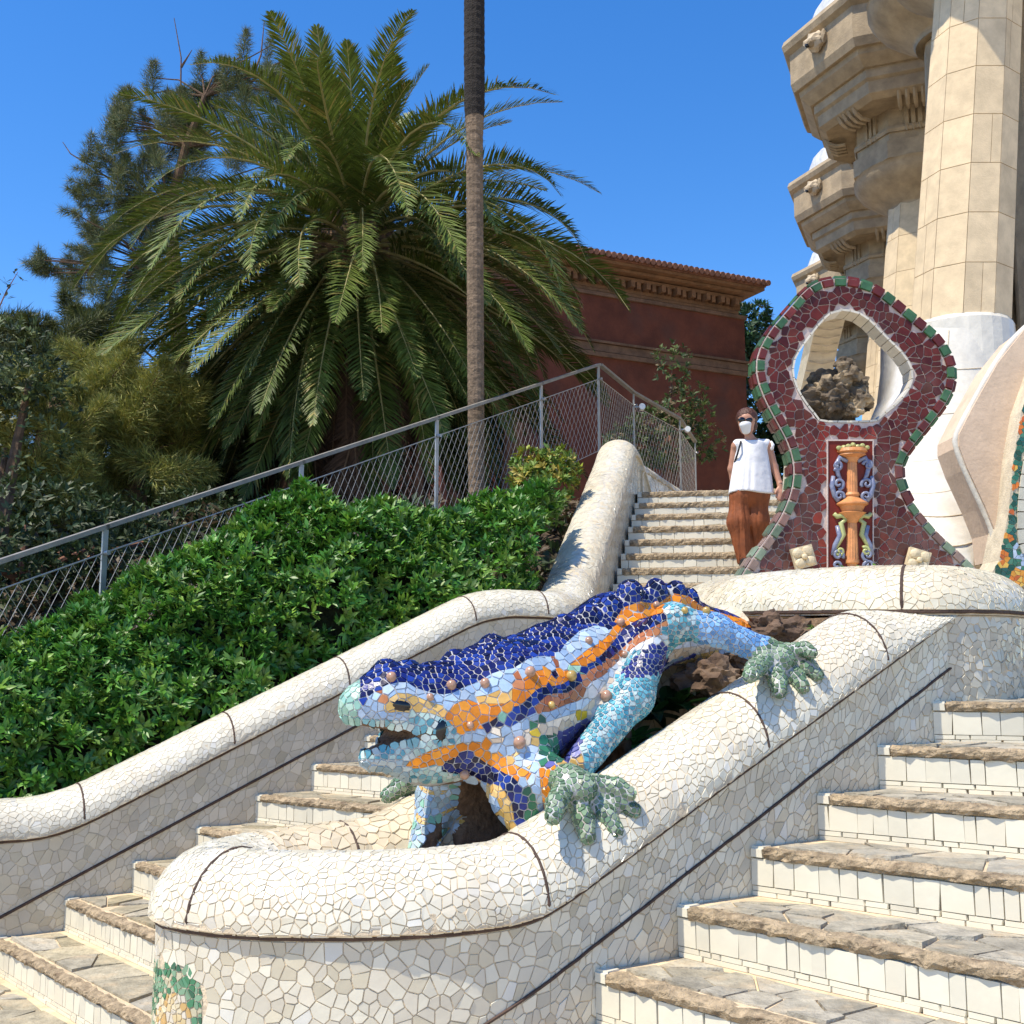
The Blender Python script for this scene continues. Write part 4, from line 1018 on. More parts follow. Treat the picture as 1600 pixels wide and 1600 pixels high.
# tufa boulder in the opening
bo = rock('tufa_boulder', fx(1314, 614, .12), (.195, .16, .155), M_rockd, 4.2, amp=.42, sub=5, label='porous dark and cream boulder sitting in the opening of the red arch', cat='rock')
for i, (x, y, r) in enumerate(((1330, 585, .06), (1292, 600, .05), (1345, 620, .06), (1318, 570, .05), (1300, 632, .05), (1335, 640, .05))):
    rock('lump', fx(x, y, .0), (r, r, r), M_rockd, 11 + i, bo, amp=.5, sub=3)
M_crm = mat('cream_ceramic', (.66, .54, .34), .4, .2, 12, .2)
for (x, y, rot, lab) in ((1251, 872, .25, 'cream square flower tile leaning at the left foot of the red arch'), (1428, 877, -.3, 'cream square flower tile leaning at the right foot of the red arch')):
    t = thing('flower_tile', lab, 'ornament', tuple(fx(x, y + 20)), 'flower tiles under the arch')
    o = fx(x, y, -.06); ex = np.array([math.cos(rot), 0, math.sin(rot)]); ez = np.array([-math.sin(rot), 0, math.cos(rot)]); mb = MB(); mb.box(o, (.063, .02, .063), (ex, (0, 1, 0), ez)); mb.build('base_tile', M_crm, t)
    for k in range(4):
        a = math.pi / 4 + k * math.pi / 2; c = o + (ex * math.cos(a) + ez * math.sin(a)) * .042 - np.array([0, .024, 0]); rock('petal', c, (.032, .013, .030), M_crm, k, t, amp=.1, sub=2)
    rock('boss', o - np.array([0, .034, 0]), (.018, .016, .018), M_crm, 7, t, amp=.05, sub=2)
for i, x in enumerate((1316, 1342, 1362)):
    leafy('seedling', fx(x, 893, -.12), 7, .075, .011, ('small green plant at the left foot of the relief panel', 'small green plant in front of the relief panel column', 'small green plant at the right foot of the relief panel')[i], c0=(.10, .25, .05), group='plants under the relief panel')
# floor of the little pool behind the ledge
mk('arch_plinth', [(1.1, 6.0, 1.93), (2.9, 6.0, 1.93), (3.0, 8.0, 1.93), (1.1, 8.0, 1.93)], [(0, 1, 2, 3)], M_mortar, kind='structure')
# ------------------------------------------------------------------ white flowing wall under the column, plaster panel and flowered niche
M_sm = mat('smooth_white_tile', (.70, .66, .57), .28, .10, 4., .35, 14, stain=((.55, .47, .36), .35, 3.))
rows = [(512, 1405, 1578, 12.75), (560, 1405, 1572, 12.6), (610, 1400, 1556, 12.3), (650, 1385, 1530, 11.6), (690, 1380, 1512, 10.8), (740, 1385, 1528, 10.0), (800, 1400, 1552, 9.4), (850, 1420, 1566, 9.1), (910, 1440, 1572, 9.0)]
fw = thing('flowing_wall', 'smooth white tiled buttress flaring down from the column foot behind the red arch', 'wall', tuple(P(1490, 905, 9.0)))
V = []; n = 14; Fq = []
for (y, l, r, F_) in rows:
    for k in range(n):
        t = k / (n - 1); bul = math.sin(math.pi * t) ** .7 * .42; V.append(P(l + (r - l) * t, y, F_ + .45 - bul))
for k in range(len(rows)): 
    for t in (0, 1): q = V[k * n + (n - 1) * t]; V.append(q + np.array([0, .7, 0]))
m0 = len(rows) * n
Fq = [(i * n + k, i * n + k + 1, (i + 1) * n + k + 1, (i + 1) * n + k) for i in range(len(rows) - 1) for k in range(n - 1)]
for i in range(len(rows) - 1): Fq += [(i * n, (i + 1) * n, m0 + 2 * i + 2, m0 + 2 * i), (i * n + n - 1, m0 + 2 * i + 1, m0 + 2 * i + 3, (i + 1) * n + n - 1), (m0 + 2 * i, m0 + 2 * i + 2, m0 + 2 * i + 3, m0 + 2 * i + 1)]
mk('wall_face', V, Fq, M_sm, fw, smooth=True)
def wall_pt(y, t):
    for i in range(len(rows) - 1):
        if rows[i][0] <= y <= rows[i + 1][0]:
            f_ = (y - rows[i][0]) / (rows[i + 1][0] - rows[i][0]); l = rows[i][1] * (1 - f_) + rows[i + 1][1] * f_; r = rows[i][2] * (1 - f_) + rows[i + 1][2] * f_; F_ = rows[i][3] * (1 - f_) + rows[i + 1][3] * f_
            return P(l + (r - l) * t, y, F_ + .45 - math.sin(math.pi * t) ** .7 * .42 - .006)
for ya, yb, sag in ((577, 572, 3), (646, 640, 5), (722, 706, 6), (770, 752, 9), (800, 790, 12), (850, 832, 12)):
    mb = MB(); mb.tube([wall_pt(ya + (yb - ya) * t + sag * math.sin(math.pi * t), t) for t in np.linspace(.05, .95, 14)], .006, 5); mb.build('joint', M_grout, fw)
mb = MB(); mb.tube([wall_pt(y, .45) for y in (516, 545, 570)], .005, 5); mb.build('joint', M_grout, fw)
M_plas = mat('pinkish_plaster', (.66, .50, .36), .85, .12, 5, .2, 30)
PP = [(1660, 470), (1600, 516), (1560, 566), (1518, 640), (1499, 678), (1499, 697), (1512, 732), (1540, 792), (1556, 832), (1561, 875), (1574, 800), (1581, 720), (1594, 640), (1622, 560), (1680, 500)]
al = thing('plaster_wall', 'pinkish plastered alcove wall with a white lip at the right edge', 'wall', tuple(P(1580, 880, 8.5)))
def f8(x, y, dF=0.): q = P(x, y, 8.5); return np.array([q[0], q[1] + dF, q[2]])
V, F = slab(PP, [], f8, .45); mk('plaster_face', V, F, M_plas, al)
mb = MB(); mb.tube([f8(x, y, .05) for x, y in densify(PP[:10], 12, False)], .028, 8); mb.build('lip', M_sm, al, smooth=True)
mb = MB(); mb.tube([f8(x, y, -.01) for x, y in densify(PP[9:], 12, False)], .020, 8); mb.build('inner_lip', M_sm, al, smooth=True)
FL = [(1544, 905), (1561, 876), (1576, 800), (1583, 720), (1596, 642), (1624, 562), (1660, 540), (1660, 640), (1610, 668), (1593, 742), (1588, 800), (1590, 850), (1606, 872), (1660, 885), (1660, 930), (1590, 915)]
fl = thing('flower_mosaic', 'green and orange flower mosaic border round the niche at the right edge', 'mosaic', tuple(P(1590, 915, 8.3)))
def f83(x, y, dF=0.): q = P(x, y, 8.3); return np.array([q[0], q[1] + dF, q[2]])
V, F = slab(FL, [], f83, .3); mk('mosaic_base', V, F, M_groutw, fl)
FLW = [(1598, 650, 7), (1591, 668, 7), (1577, 660, 6), (1575, 678, 7), (1583, 730, 7), (1566, 872, 11), (1592, 905, 13), (1581, 800, 6), (1575, 840, 6), (1603, 620, 8), (1587, 760, 6), (1612, 880, 9)]
tl = Tiles()
def flc(x, y):
    for a, b, r in FLW:
        if ((x - a) / r) ** 2 + ((y - b) / (r * 1.15)) ** 2 < 1.2: return random.choice([(.70, .20, .03), (.78, .34, .05), (.6, .14, .03), (.8, .5, .1)])
    if y > 850 and x > 1585: return random.choice([(.40, .52, .70), (.05, .20, .13), (.5, .6, .72), (.05, .16, .1)])
    return random.choice([(.02, .09, .06), (.04, .17, .11), (.08, .24, .16), (.03, .12, .1)])
flat_mosaic(tl, lambda x, y: inpoly(x, y, FL), (1540, 1625, 555, 920), 7.5, flc, f83, NF, gap=.35, th=.006); tl.finish(fl, M_gcer, 'tile', 200)
na_ = thing('niche_lining', 'cream tiled edge of the arched niche at the far right', 'niche', tuple(P(1600, 890, 8.1)))
arcp = densify([(1660, 628), (1616, 676), (1600, 742), (1594, 800), (1596, 850), (1612, 874), (1660, 884)], 17, False)
for i in range(len(arcp) - 1):
    a, b = np.array(arcp[i]), np.array(arcp[i + 1]); nn = np.array([b[1] - a[1], -(b[0] - a[0])]); nn /= np.linalg.norm(nn); 
    if nn[0] < 0: nn = -nn
    V = []
    for d0 in (-.02, .5):
        for p in (a + (b - a) * .04, b - (b - a) * .04):
            for w in (-5, 9): q = p + nn * w; V.append(f83(q[0], q[1], d0))
    v = random.uniform(.5, .62); mk('edge_tile', V, [(0, 2, 3, 1), (4, 5, 7, 6), (1, 3, 7, 5), (0, 4, 6, 2), (0, 1, 5, 4), (2, 6, 7, 3)], M_lin, na_, cols=np.array([v, v * .96, v * .78]))
mk('niche_back', [f83(1590, 600, .8), f83(1750, 600, .8), f83(1750, 910, .8), f83(1590, 910, .8)], [(0, 1, 2, 3)], mat('niche_ochre', (.42, .30, .17), .9, .3, 6, .4), na_)
# ------------------------------------------------------------------ columned hall
M_stone = mat('sandstone', attr=True, rough=.85, var=.14, vscale=5, bump=.18, bscale=60, stain=((.40, .31, .20), .3, 1.6))
M_stone2 = mat('weathered_sandstone', (.39, .30, .19), .88, .22, 3.5, .4, 30, stain=((.20, .155, .105), .55, 2.4))
M_bench = mat('white_serpentine_bench', (.62, .62, .60), .35, .25, 5, .3)
def col_shaft(parent, base, top, r0, r1, nf, course, seed=0):
    base = np.asarray(base); top = np.asarray(top); Hh = top[2] - base[2]; nc = int(round(Hh / course)); rs = random.Random(seed)
    for c in range(nc):
        z0, z1 = c / nc, (c + 1) / nc
        for k in range(nf):
            cuts = [0, 1] if rs.random() < .72 else [0, rs.uniform(.3, .7), 1]
            for u0, u1 in zip(cuts[:-1], cuts[1:]):
                V = []
                g = .005
                for z in (z0 + g / Hh, z1 - g / Hh):
                    cc = base + (top - base) * z; r = r0 + (r1 - r0) * z
                    e = [np.array([math.cos(2 * math.pi * (k + j) / nf), math.sin(2 * math.pi * (k + j) / nf), 0]) for j in (0, 1)]
                    for u in (u0 + .01, u1 - .01):
                        q = e[0] * (1 - u) + e[1] * u; V += [cc + q * r * .9, cc + q * r]
                v = rs.gauss(.68, .03); cc_ = np.array([v, v * .79, v * .51])
                mk('stone_block', V, [(0, 2, 3, 1), (4, 5, 7, 6), (1, 3, 7, 5), (0, 1, 5, 4), (2, 6, 7, 3)], M_stone, parent, cols=cc_)
    mb = MB(); n = nf; V = []
    for z in (0, 1):
        cc = base + (top - base) * z; r = (r0 + (r1 - r0) * z) * .985
        V += [cc + r * np.array([math.cos(2 * math.pi * k / n), math.sin(2 * math.pi * k / n), 0]) for k in range(n)]
    mb.add(V, [(k, (k + 1) % n, n + (k + 1) % n, n + k) for k in range(n)]); mb.build('core', M_stone2, parent)
SC = [(0, 1.)]
def ring_stack(parent, cxy, layers, name, m, n=8, rot=math.pi, smooth=False):
    V = []; zt_, g_ = SC[0] if name not in ('shaft', 'tiled_drum', 'inner_column') else (0, 1.)
    layers = [(zt_ + (z - zt_) * g_, r * g_) for z, r in layers]
    for z, r in layers:
        for k in range(n): a = rot + 2 * math.pi * k / n; V.append((cxy[0] + r * math.cos(a), cxy[1] + r * math.sin(a), z))
    F = [(i * n + k, i * n + (k + 1) % n, (i + 1) * n + (k + 1) % n, (i + 1) * n + k) for i in range(len(layers) - 1) for k in range(n)]
    F += [tuple(range(n)), tuple((len(layers) - 1) * n + k for k in range(n - 1, -1, -1))]
    return mk(name, V, F, m, parent, smooth=smooth)
COLS = [(5.53, 13.4), (6.36, 16.0), (8.12, 22.5), (9.97, 29.6), (11.88, 36.9)]; G = 1.194
clab = ['thick fluted sandstone column rising out of the frame beside the red arch', 'sandstone column hidden behind the thick near column, only its rounded cup showing at the top edge', 'second sandstone column partly behind the near column, under the largest carved block', 'third sandstone column seen between the carved blocks and the arch', 'farthest sandstone column, only its carved top above the arch']
for ci, (x, y) in enumerate(COLS):
    t = thing('stone_column', clab[ci], 'column', (x, y, 3.9), 'columns of the hall'); zt = 10.15 if ci == 0 else 11.15; lean = .47; zb = 5.74 if ci == 0 else 6.5; g1 = 1. if ci == 0 else G
    tx = x + lean
    if ci in (0, 2, 3): col_shaft(t, (x, y, zb), (tx, y, zt), .605 * g1, .55 * g1, 10, .62 * g1, 3 + ci)
    else: ring_stack(t, (tx, y), [(zb - .04, .6), (zt, .5)], 'shaft', M_stone2, 12)
    ring_stack(t, (x, y), [(3.5, .70 * g1), (4.2, .645 * g1), (zb - .04, .625 * g1), (zb + .005, .60 * g1)], 'tiled_drum', M_sm, 28, smooth=False)
    SC[0] = (zt, g1)
    ring_stack(t, (tx, y), [(zt - .10, .52), (zt - .02, .56), (zt + .14, .80), (zt + .30, 1.00), (zt + .44, 1.09), (zt + .55, 1.10)], 'echinus', M_stone2, 28, smooth=True)
    ring_stack(t, (tx, y), [(zt + .55, 1.14), (zt + .85, 1.14)], 'abacus', M_stone2, 8)
    en = ring_stack(t, (tx, y), [(zt + .85, 1.06), (zt + 1.62, 1.06)], 'frieze', M_stone2, 8)
    ring_stack(t, (tx, y), [(zt + 1.02, 1.10), (zt + 1.07, 1.12), (zt + 1.12, 1.10)], 'astragal', M_stone2, 8)
    for k in range(8):                                           # triglyph bars on each face of the frieze
        a0 = math.pi + 2 * math.pi * (k + .5) / 8; nrm = np.array([math.cos(a0), math.sin(a0), 0]); sd = np.array([-nrm[1], nrm[0], 0]); rr = 1.06 * math.cos(math.pi / 8) * g1; j_ = g1
        for j in (-1, 0, 1):
            mb = MB(); mb.box(np.array([tx, y, zt + 1.36 * g1]) + nrm * (rr + .02) + sd * j * .13, (.04, .04, .30), (nrm, sd, (0, 0, 1))); mb.build('triglyph_bar', M_stone2, en)
            mb = MB(); mb.tube([np.array([tx, y, zt + 1.09 * g1]) + nrm * (rr + .045) + sd * j * .13, np.array([tx, y, zt + 1.00 * g1]) + nrm * (rr + .045) + sd * j * .13], [.04, .015], 6); mb.build('drop', M_stone2, en)
    ar_ = ring_stack(t, (tx, y), [(zt + 1.45, 1.40), (zt + 1.42, 1.60), (zt + 1.50, 1.72), (zt + 1.70, 1.74), (zt + 1.74, 1.80), (zt + 1.90, 1.80)], 'architrave', M_stone2, 8)
    for k in range(8):
        a0 = math.pi + 2 * math.pi * k / 8; nrm = np.array([math.cos(a0), math.sin(a0), 0]); sd = np.array([-nrm[1], nrm[0], 0])
        a1 = math.pi + 2 * math.pi * (k + .5) / 8; n1 = np.array([math.cos(a1), math.sin(a1), 0]); s1 = np.array([-n1[1], n1[0], 0])
        for j in range(4):
            mb = MB(); pos = np.array([tx, y, zt + 1.40 * g1]) + n1 * 1.36 * g1 + s1 * (j - 1.5) * .15
            mb.tube([pos + n1 * .22 + np.array([0, 0, .10]), pos + n1 * .14 + np.array([0, 0, -.02]), pos + np.array([0, 0, -.10]), pos - n1 * .2 + np.array([0, 0, -.10])], [.045, .05, .045, .04], 6); mb.build('bracket', M_stone2, ar_)
    co = ring_stack(t, (tx, y), [(zt + 1.90, 1.86), (zt + 2.0, 1.98), (zt + 2.06, 2.04), (zt + 2.16, 2.06), (zt + 2.16, 2.14), (zt + 2.30, 2.20), (zt + 2.86, 2.20), (zt + 2.92, 2.30), (zt + 3.02, 2.34), (zt + 3.12, 2.30), (zt + 3.2, 2.10)], 'cornice', M_stone2, 8)
    ring_stack(t, (tx, y), [(zt + 3.18, 1.85), (zt + 3.5, 1.80), (zt + 3.75, 1.70), (zt + 3.82, 1.5)], 'bench_back', M_bench, 24, smooth=True)
    for k in (0, 1, 2):                                           # lion head spouts on the fascia
        a1 = math.pi + 2 * math.pi * (k + .5) / 8; n1 = np.array([math.cos(a1), math.sin(a1), 0]); s1 = np.array([-n1[1], n1[0], 0]); c = np.array([tx, y, zt + 2.66 * g1]) + n1 * (2.20 * g1 * math.cos(math.pi / 8) + .05)
        li = rock('lion_head', c + n1 * .06, (.21, .19, .20), M_stone, 2.2, co, amp=.30, sub=3)
        ca_ = li.data.color_attributes.new('Col', 'FLOAT_COLOR', 'POINT'); ca_.data.foreach_set('color', [.55, .44, .30, 1] * len(li.data.vertices))
        rock('muzzle', c + n1 * .22 + np.array([0, 0, -.08]), (.10, .10, .085), M_stone2, 1.3, li, amp=.2, sub=2); rock('mouth', c + n1 * .27 + np.array([0, 0, -.13]), (.05, .05, .05), M_blackg, 1.3, li, amp=.1, sub=2)
        for e in (-1, 1): rock('mane_lock', c + s1 * e * .18 + np.array([0, 0, .03]), (.08, .08, .16), M_stone2, e, li, amp=.3, sub=2)
# beams between the carved tops, hall back wall and ceiling in shade
hb = thing('hall_building', 'shaded rubble back wall and ceiling of the columned hall at the right edge', 'building', (10, 20, 3.9))
SC[0] = (0, 1.)
for (x0_, y0_), (x1_, y1_) in zip(COLS[1:-1], COLS[2:]):
    a = np.array([x0_ + .9, y0_, 0]); b = np.array([x1_ + .9, y1_, 0]); d_ = (b - a) / np.linalg.norm(b - a); mb = MB()
    mb.box((a + b) / 2 + np.array([.4, 0, 13.6]), (np.linalg.norm(b - a) / 2, .6, 1.0), (d_, np.array([-d_[1], d_[0], 0]), (0, 0, 1))); mb.build('beam', M_stone2, hb)
mb = MB(); mb.add([(7.4, 11.5, 14.0), (18, 11.5, 14.0), (24, 40, 14.0), (13.6, 40, 14.0), (7.4, 11.5, 14.4), (18, 11.5, 14.4), (24, 40, 14.4), (13.6, 40, 14.4)], [(0, 3, 2, 1), (4, 5, 6, 7), (0, 1, 5, 4), (1, 2, 6, 5), (2, 3, 7, 6), (3, 0, 4, 7)]); mb.build('ceiling', M_stone2, hb)
M_rub = mat('rubble_wall', (.24, .19, .13), .95, .5, 4, 1., 8)
mb = MB(); mb.box((10.6, 20.0, 9.0), (.4, 1.4, 5.0), (np.array([.3, .95, 0]), np.array([-.95, .3, 0]), (0, 0, 1))); mb.build('inner_pillar', M_rub, hb)
mb = MB(); mb.box((22, 31, 9.0), (9, .3, 5.0)); mb.build('back_wall', M_rub, hb)
ring_stack(hb, (7.75, 15.3), [(3.9, .6), (14.0, .5)], 'inner_column', M_stone2, 12)
# ------------------------------------------------------------------ red house
M_wall = mat('dark_red_stucco', (.135, .038, .020), .92, .30, 1.5, .25, 20, stain=((.075, .040, .032), .75, .8))
M_wall2 = mat('rose_stucco', (.20, .055, .04), .92, .25, 1.5, .2, 20); M_corn = mat('ochre_cornice', (.235, .12, .058), .85, .3, 4, .4, 12, stain=((.22, .12, .06), .6, 2.)); M_cor2 = mat('weathered_band', (.17, .095, .055), .9, .4, 3, .4, 12); M_roof = mat('clay_roof_tile', (.26, .12, .075), .85, .4, 6, .4, 20)
hs_ = thing('red_house', 'dark red stucco house with a carved cornice and clay roof tiles behind the palm', 'house', tuple(P(1100, 770, 29)))
A0 = P(1163, 500, 30.0); B0 = P(890, 455, 27.6); dr = (B0 - A0); dr[2] = 0; dr /= np.linalg.norm(dr); nin = np.array([-dr[1], dr[0], 0])
if nin[1] < 0: nin = -nin
zL = A0[2]; AX = (dr, nin, (0, 0, 1.))
def hbox(s0, s1, d0, d1, z0, z1, name, m, par): 
    mb = MB(); c = A0 + dr * (s0 + s1) / 2 + nin * (d0 + d1) / 2; c[2] = (z0 + z1) / 2; mb.box(c, ((s1 - s0) / 2, (d1 - d0) / 2, (z1 - z0) / 2), AX); return mb.build(name, m, par)
hbox(0, 9, 0, 8, 3.2, zL, 'lower_wall', M_wall, hs_)
hbox(-.05, 9.05, -.06, 8.05, zL + .002, zL + .10, 'coping', M_cor2, hs_)
hbox(-.04, 9.05, -.08, -.002, zL - 1.62, zL - 1.50, 'string_course', M_cor2, hs_); hbox(-.04, 9.05, -.05, -.002, zL - 1.48, zL - 1.28, 'string_course', M_cor2, hs_); hbox(-.04, 9.05, -.10, -.002, zL - 1.26, zL - 1.20, 'string_course', M_cor2, hs_)
hbox(.32, 9, .25, 8, zL + .104, zL + .84, 'upper_wall', M_wall2, hs_)
zu = zL + .18
hbox(.10, 9.1, .12, .248, zu, zu + 0.078, 'cornice_band', M_corn, hs_); hbox(-.02, 9.1, .0, .246, zu + 0.374, zu + 0.468, 'cornice_band', M_corn, hs_); hbox(-.22, 9.1, -.22, .244, zu + 0.499, zu + 0.577, 'cornice_band', M_corn, hs_); hbox(-.40, 9.2, -.42, 8, zu + 0.593, zu + 0.671, 'cornice_band', M_corn, hs_); hbox(.2, 9.1, .14, .245, zu + 0.094, zu + 0.359, 'cornice_band', M_corn, hs_)
for i in range(34):
    s_ = .25 + i * .24; hbox(s_, s_ + .12, -.02 - .10 * (i % 2 == 0), .138, zu + 0.187, zu + 0.367, 'bracket', M_corn, hs_)
for e in range(10): hbox(-.1, .30, .30 + e * .4, .46 + e * .4, zu + 0.187, zu + 0.367, 'bracket', M_corn, hs_)
rf = hbox(-.42, 9.2, -.46, 8.2, zu + 0.679, zu + 0.725, 'roof_base', M_roof, hs_)
for i in range(60):
    s_ = -.40 + i * .17; c = A0 + dr * s_; mb = MB(); p0 = c - nin * .60; p0[2] = zu + 0.757; p1 = c + nin * 2.5; p1[2] = zu + 1.365; mb.tube([p0, p1], .082, 8); mb.build('roof_tile', M_roof, rf)
hbox(-.9, -.02, 1.6, 8, 3.2, zL - .75, 'side_wing', M_wall2, hs_); hbox(-.94, -.03, 1.52, 8, zL - .745, zL - .60, 'string_course', M_cor2, hs_)
# gap of wall where plaster has scraped
mb = MB(); sc = P(1085, 605, 28.85)
mb.prism([A0 * [1, 1, 0] + dr * 2.75 - nin * .006 + np.array([0, 0, zL - 2.55]), A0 * [1, 1, 0] + dr * 1.5 - nin * .006 + np.array([0, 0, zL - 3.2]), A0 * [1, 1, 0] + dr * 1.55 - nin * .006 + np.array([0, 0, zL - 3.35]), A0 * [1, 1, 0] + dr * 2.3 - nin * .006 + np.array([0, 0, zL - 3.0]), A0 * [1, 1, 0] + dr * 2.8 - nin * .006 + np.array([0, 0, zL - 2.68])], -nin, .004); mb.build('bare_patch', mat('scraped_plaster', (.30, .13, .11), .9), hs_)
# ------------------------------------------------------------------ date palm
M_frond = mat('palm_frond', attr=True, rough=.5, var=.2, vscale=6, transl=.15, spec=.3)
M_dead = mat('dead_palm_frond', attr=True, rough=.8, var=.3, vscale=8)
M_bark = mat('palm_bark', (.14, .085, .05), .95, .5, 9, 1., 18)
def frond_mesh(name, e0, droop, L, m, base_c, seed, leafl=.48, n_leaf=125, dead=False):
    rs = np.random.default_rng(seed); N_ = 40; pts = [np.zeros(3)]; ang = e0
    for i in range(N_):
        t = i / N_; ang = e0 - droop * t ** 1.15; pts.append(pts[-1] + np.array([math.cos(ang), 0, math.sin(ang)]) * L / N_)
    pts = np.array(pts); mb = MB(); rc = np.array([.42, .37, .16]) if not dead else np.array([.20, .12, .07])
    mb.tube(pts[::4], [max(.004, .030 * (1 - i / 10.5)) for i in range(len(pts[::4]))], 5, False, tuple(rc) + (1,))
    for i in range(n_leaf):
        t = .14 + .86 * (i + rs.random() * .5) / n_leaf; k = min(t * N_, N_ - .01); j = int(k); p = pts[j] * (1 - (k - j)) + pts[j + 1] * (k - j)
        tg = pts[min(j + 1, N_)] - pts[j]; tg /= np.linalg.norm(tg); up = np.array([-tg[2], 0, tg[0]])
        ll = leafl * (math.sin(math.pi * min(1, .16 + .80 * t)) ** .55) * rs.uniform(.85, 1.1) * (1 if t < .9 else max(.3, 1 - (t - .9) * 6))
        for sgn in (-1, 1):
            fw = rs.uniform(.55, .95) + .5 * t; d = tg * fw + np.array([0, sgn, 0]) * rs.uniform(.75, 1.0) + up * rs.uniform(.10, .55) * (1 if not dead else -.6); d /= np.linalg.norm(d)
            w = .0115 * rs.uniform(.8, 1.2); sd = np.cross(d, up); sd /= np.linalg.norm(sd) + 1e-9
            g = np.array([0, 0, -.10 * ll * rs.uniform(.2, 1.6)]); q1 = p + d * ll * .5; q2 = p + d * ll + g
            v = rs.uniform(.65, 1.45); yel = rs.random() < .09; c = np.array(base_c) * v
            if yel and not dead: c = np.array([.22, .19, .05]) * v
            mb.add([p - sd * w * .5, p + sd * w * .5, q1 + sd * w, q1 - sd * w, q2], [(0, 1, 2, 3), (3, 2, 4)], tuple(c) + (1,))
    me = bpy.data.meshes.new(name); me.from_pydata(mb.V, [], mb.F); me.materials.append(m)
    ca = me.color_attributes.new('Col', 'FLOAT_COLOR', 'POINT'); ca.data.foreach_set('color', np.array([list(c) for c in mb.C], np.float32).ravel()); return me
PC = P(560, 372, 15.5)
palm = thing('date_palm', 'large date palm with a dense crown of arching fronds behind the wire fence', 'palm', (PC[0], PC[1], bank_z(PC[0], PC[1])))
variants = []
for i, e in enumerate(np.linspace(84, -52, 15)): 
    variants.append((e, frond_mesh('frond', R(e), R(30 + 66 * math.exp(-((e - 28) / 34) ** 2)) if e > -20 else R(30 + e * .2), (2.5 if e > 62 else 4.0) if e > -25 else 4.1, M_frond, (.105, .145, .027), 50 + i)))
def put(name, me, parent, base, az, scale, roll=0.):
    o = bpy.data.objects.new(name, me); col.objects.link(o); o.parent = parent; pl = ORIG[parent.name]
    o.location = (base[0] - pl[0], base[1] - pl[1], base[2] - pl[2]); o.rotation_euler = (roll, 0, az); o.scale = (scale,) * 3; return o
rs = random.Random(11); k = 0
for i, (e, me) in enumerate(variants):
    n = 6 if e > 70 else (9 if e > 40 else 13)
    for j in range(n):
        az = 2 * math.pi * (j + .5 * (i % 2) + rs.uniform(-.25, .25)) / n; rb = .18 + .16 * (84 - e) / 136
        put('frond', me, palm, PC + np.array([math.cos(az) * rb, math.sin(az) * rb, .15 - .5 * (84 - e) / 136]), az, rs.uniform(.84, 1.08), rs.uniform(-.35, .35))
for i, (e, L_) in enumerate(((-40, 4.2), (-54, 4.0), (-66, 3.7))):
    gm = frond_mesh('frond', R(e), R(18), L_, M_frond, (.07, .105, .022), 130 + i)
    for j in range(17):
        az = 2 * math.pi * (j + rs.uniform(-.35, .35)) / 17; put('frond', gm, palm, PC + np.array([math.cos(az) * .42, math.sin(az) * .42, -.35 - .15 * i]), az, rs.uniform(.82, 1.05), rs.uniform(-.4, .4))
for i in range(3):
    dm = frond_mesh('dead_frond', R(-62 - 6 * i), R(26), 3.3, M_dead, (.10, .055, .035), 90 + i, leafl=.36, dead=True)
    for j in range(12):
        az = 2 * math.pi * (j + rs.uniform(-.3, .3)) / 12; put('dead_frond', dm, palm, PC + np.array([math.cos(az) * (.40 + .16 * i), math.sin(az) * (.40 + .16 * i), -.5 - .5 * i]), az, rs.uniform(.8, 1.1), rs.uniform(-.3, .3))
mb = MB(); zb = bank_z(PC[0], PC[1]) - .2; pts = [np.array([PC[0] - .1, PC[1], zb + t * (PC[2] + .2 - zb)]) for t in np.linspace(0, 1, 26)]
mb.tube(pts, [.46 + .05 * (i % 2) + (.12 if i > 20 else 0) for i in range(26)], 14); mb.build('trunk', M_bark, palm)
# low reddish trunks and stems of the clump in the shade below the crown
M_stem = mat('reddish_dry_stem', (.20, .095, .06), .95, .5, 5, .8, 12)
for (x, y0_, w, lab) in ((600, 770, 26, 'reddish dry stem under the palm, right of its trunk'), (655, 760, 16, 'thin pale stem between the palm trunk and the slim trunk'), (800, 740, 30, 'reddish dry stem right of the slim palm trunk')):
    p = P(x, y0_, 14.6); zb = bank_z(p[0], p[1]); mb = MB(); mb.tube([np.array([p[0] + .02 * math.sin(t * 9), p[1], zb - .2 + t * 1.9]) for t in np.linspace(0, 1, 12)], [w * .0042 * (1 + .12 * (i % 2)) for i in range(12)], 9); mb.build('dry_stem', M_stem, None, label=lab, cat='stem', group='dry stems under the palm')
# slim palm trunk in front of it
sp = thing('slim_palm', 'tall slim palm with a ringed bare trunk crossing the sky', 'palm', tuple(P(743, 830, 12.0)))
pts = []; rad = []; nseg = 216
for i in range(nseg + 1):
    t = i / nseg; y = 835 - t * 1290; x = 745 - 4 * math.sin(t * 2.2); pts.append(P(x, y, 12.0)); r = .086 + .008 * math.sin(t * 3.); 
    if y < 215: r += .020 * min(1, (215 - y) / 60)
    if 60 < y < 200: r += .012 * noise.noise(Vector((0, 0, y * .05)))
    rad.append(r * (1 + .035 * (i % 2) + .02 * noise.noise(Vector((0, y * .11, 0)))))
M_bark2 = mat('ringed_grey_bark', (.185, .13, .085), .95, .4, 16, .9, 30, stain=((.07, .05, .035), .5, 3.)); M_bark3 = mat('dark_fibre_bark', (.022, .017, .014), 1., .5, 20, 1., 50)
ks = next(i for i in range(nseg) if 835 - i / nseg * 1290 < 190)
mb = MB(); mb.tube(pts[:ks + 1], rad[:ks + 1], 14); mb.build('trunk', M_bark2, sp); mb = MB(); mb.tube(pts[ks:], [r * 1.03 for r in rad[ks:]], 14); mb.build('fibrous_trunk', M_bark3, sp)
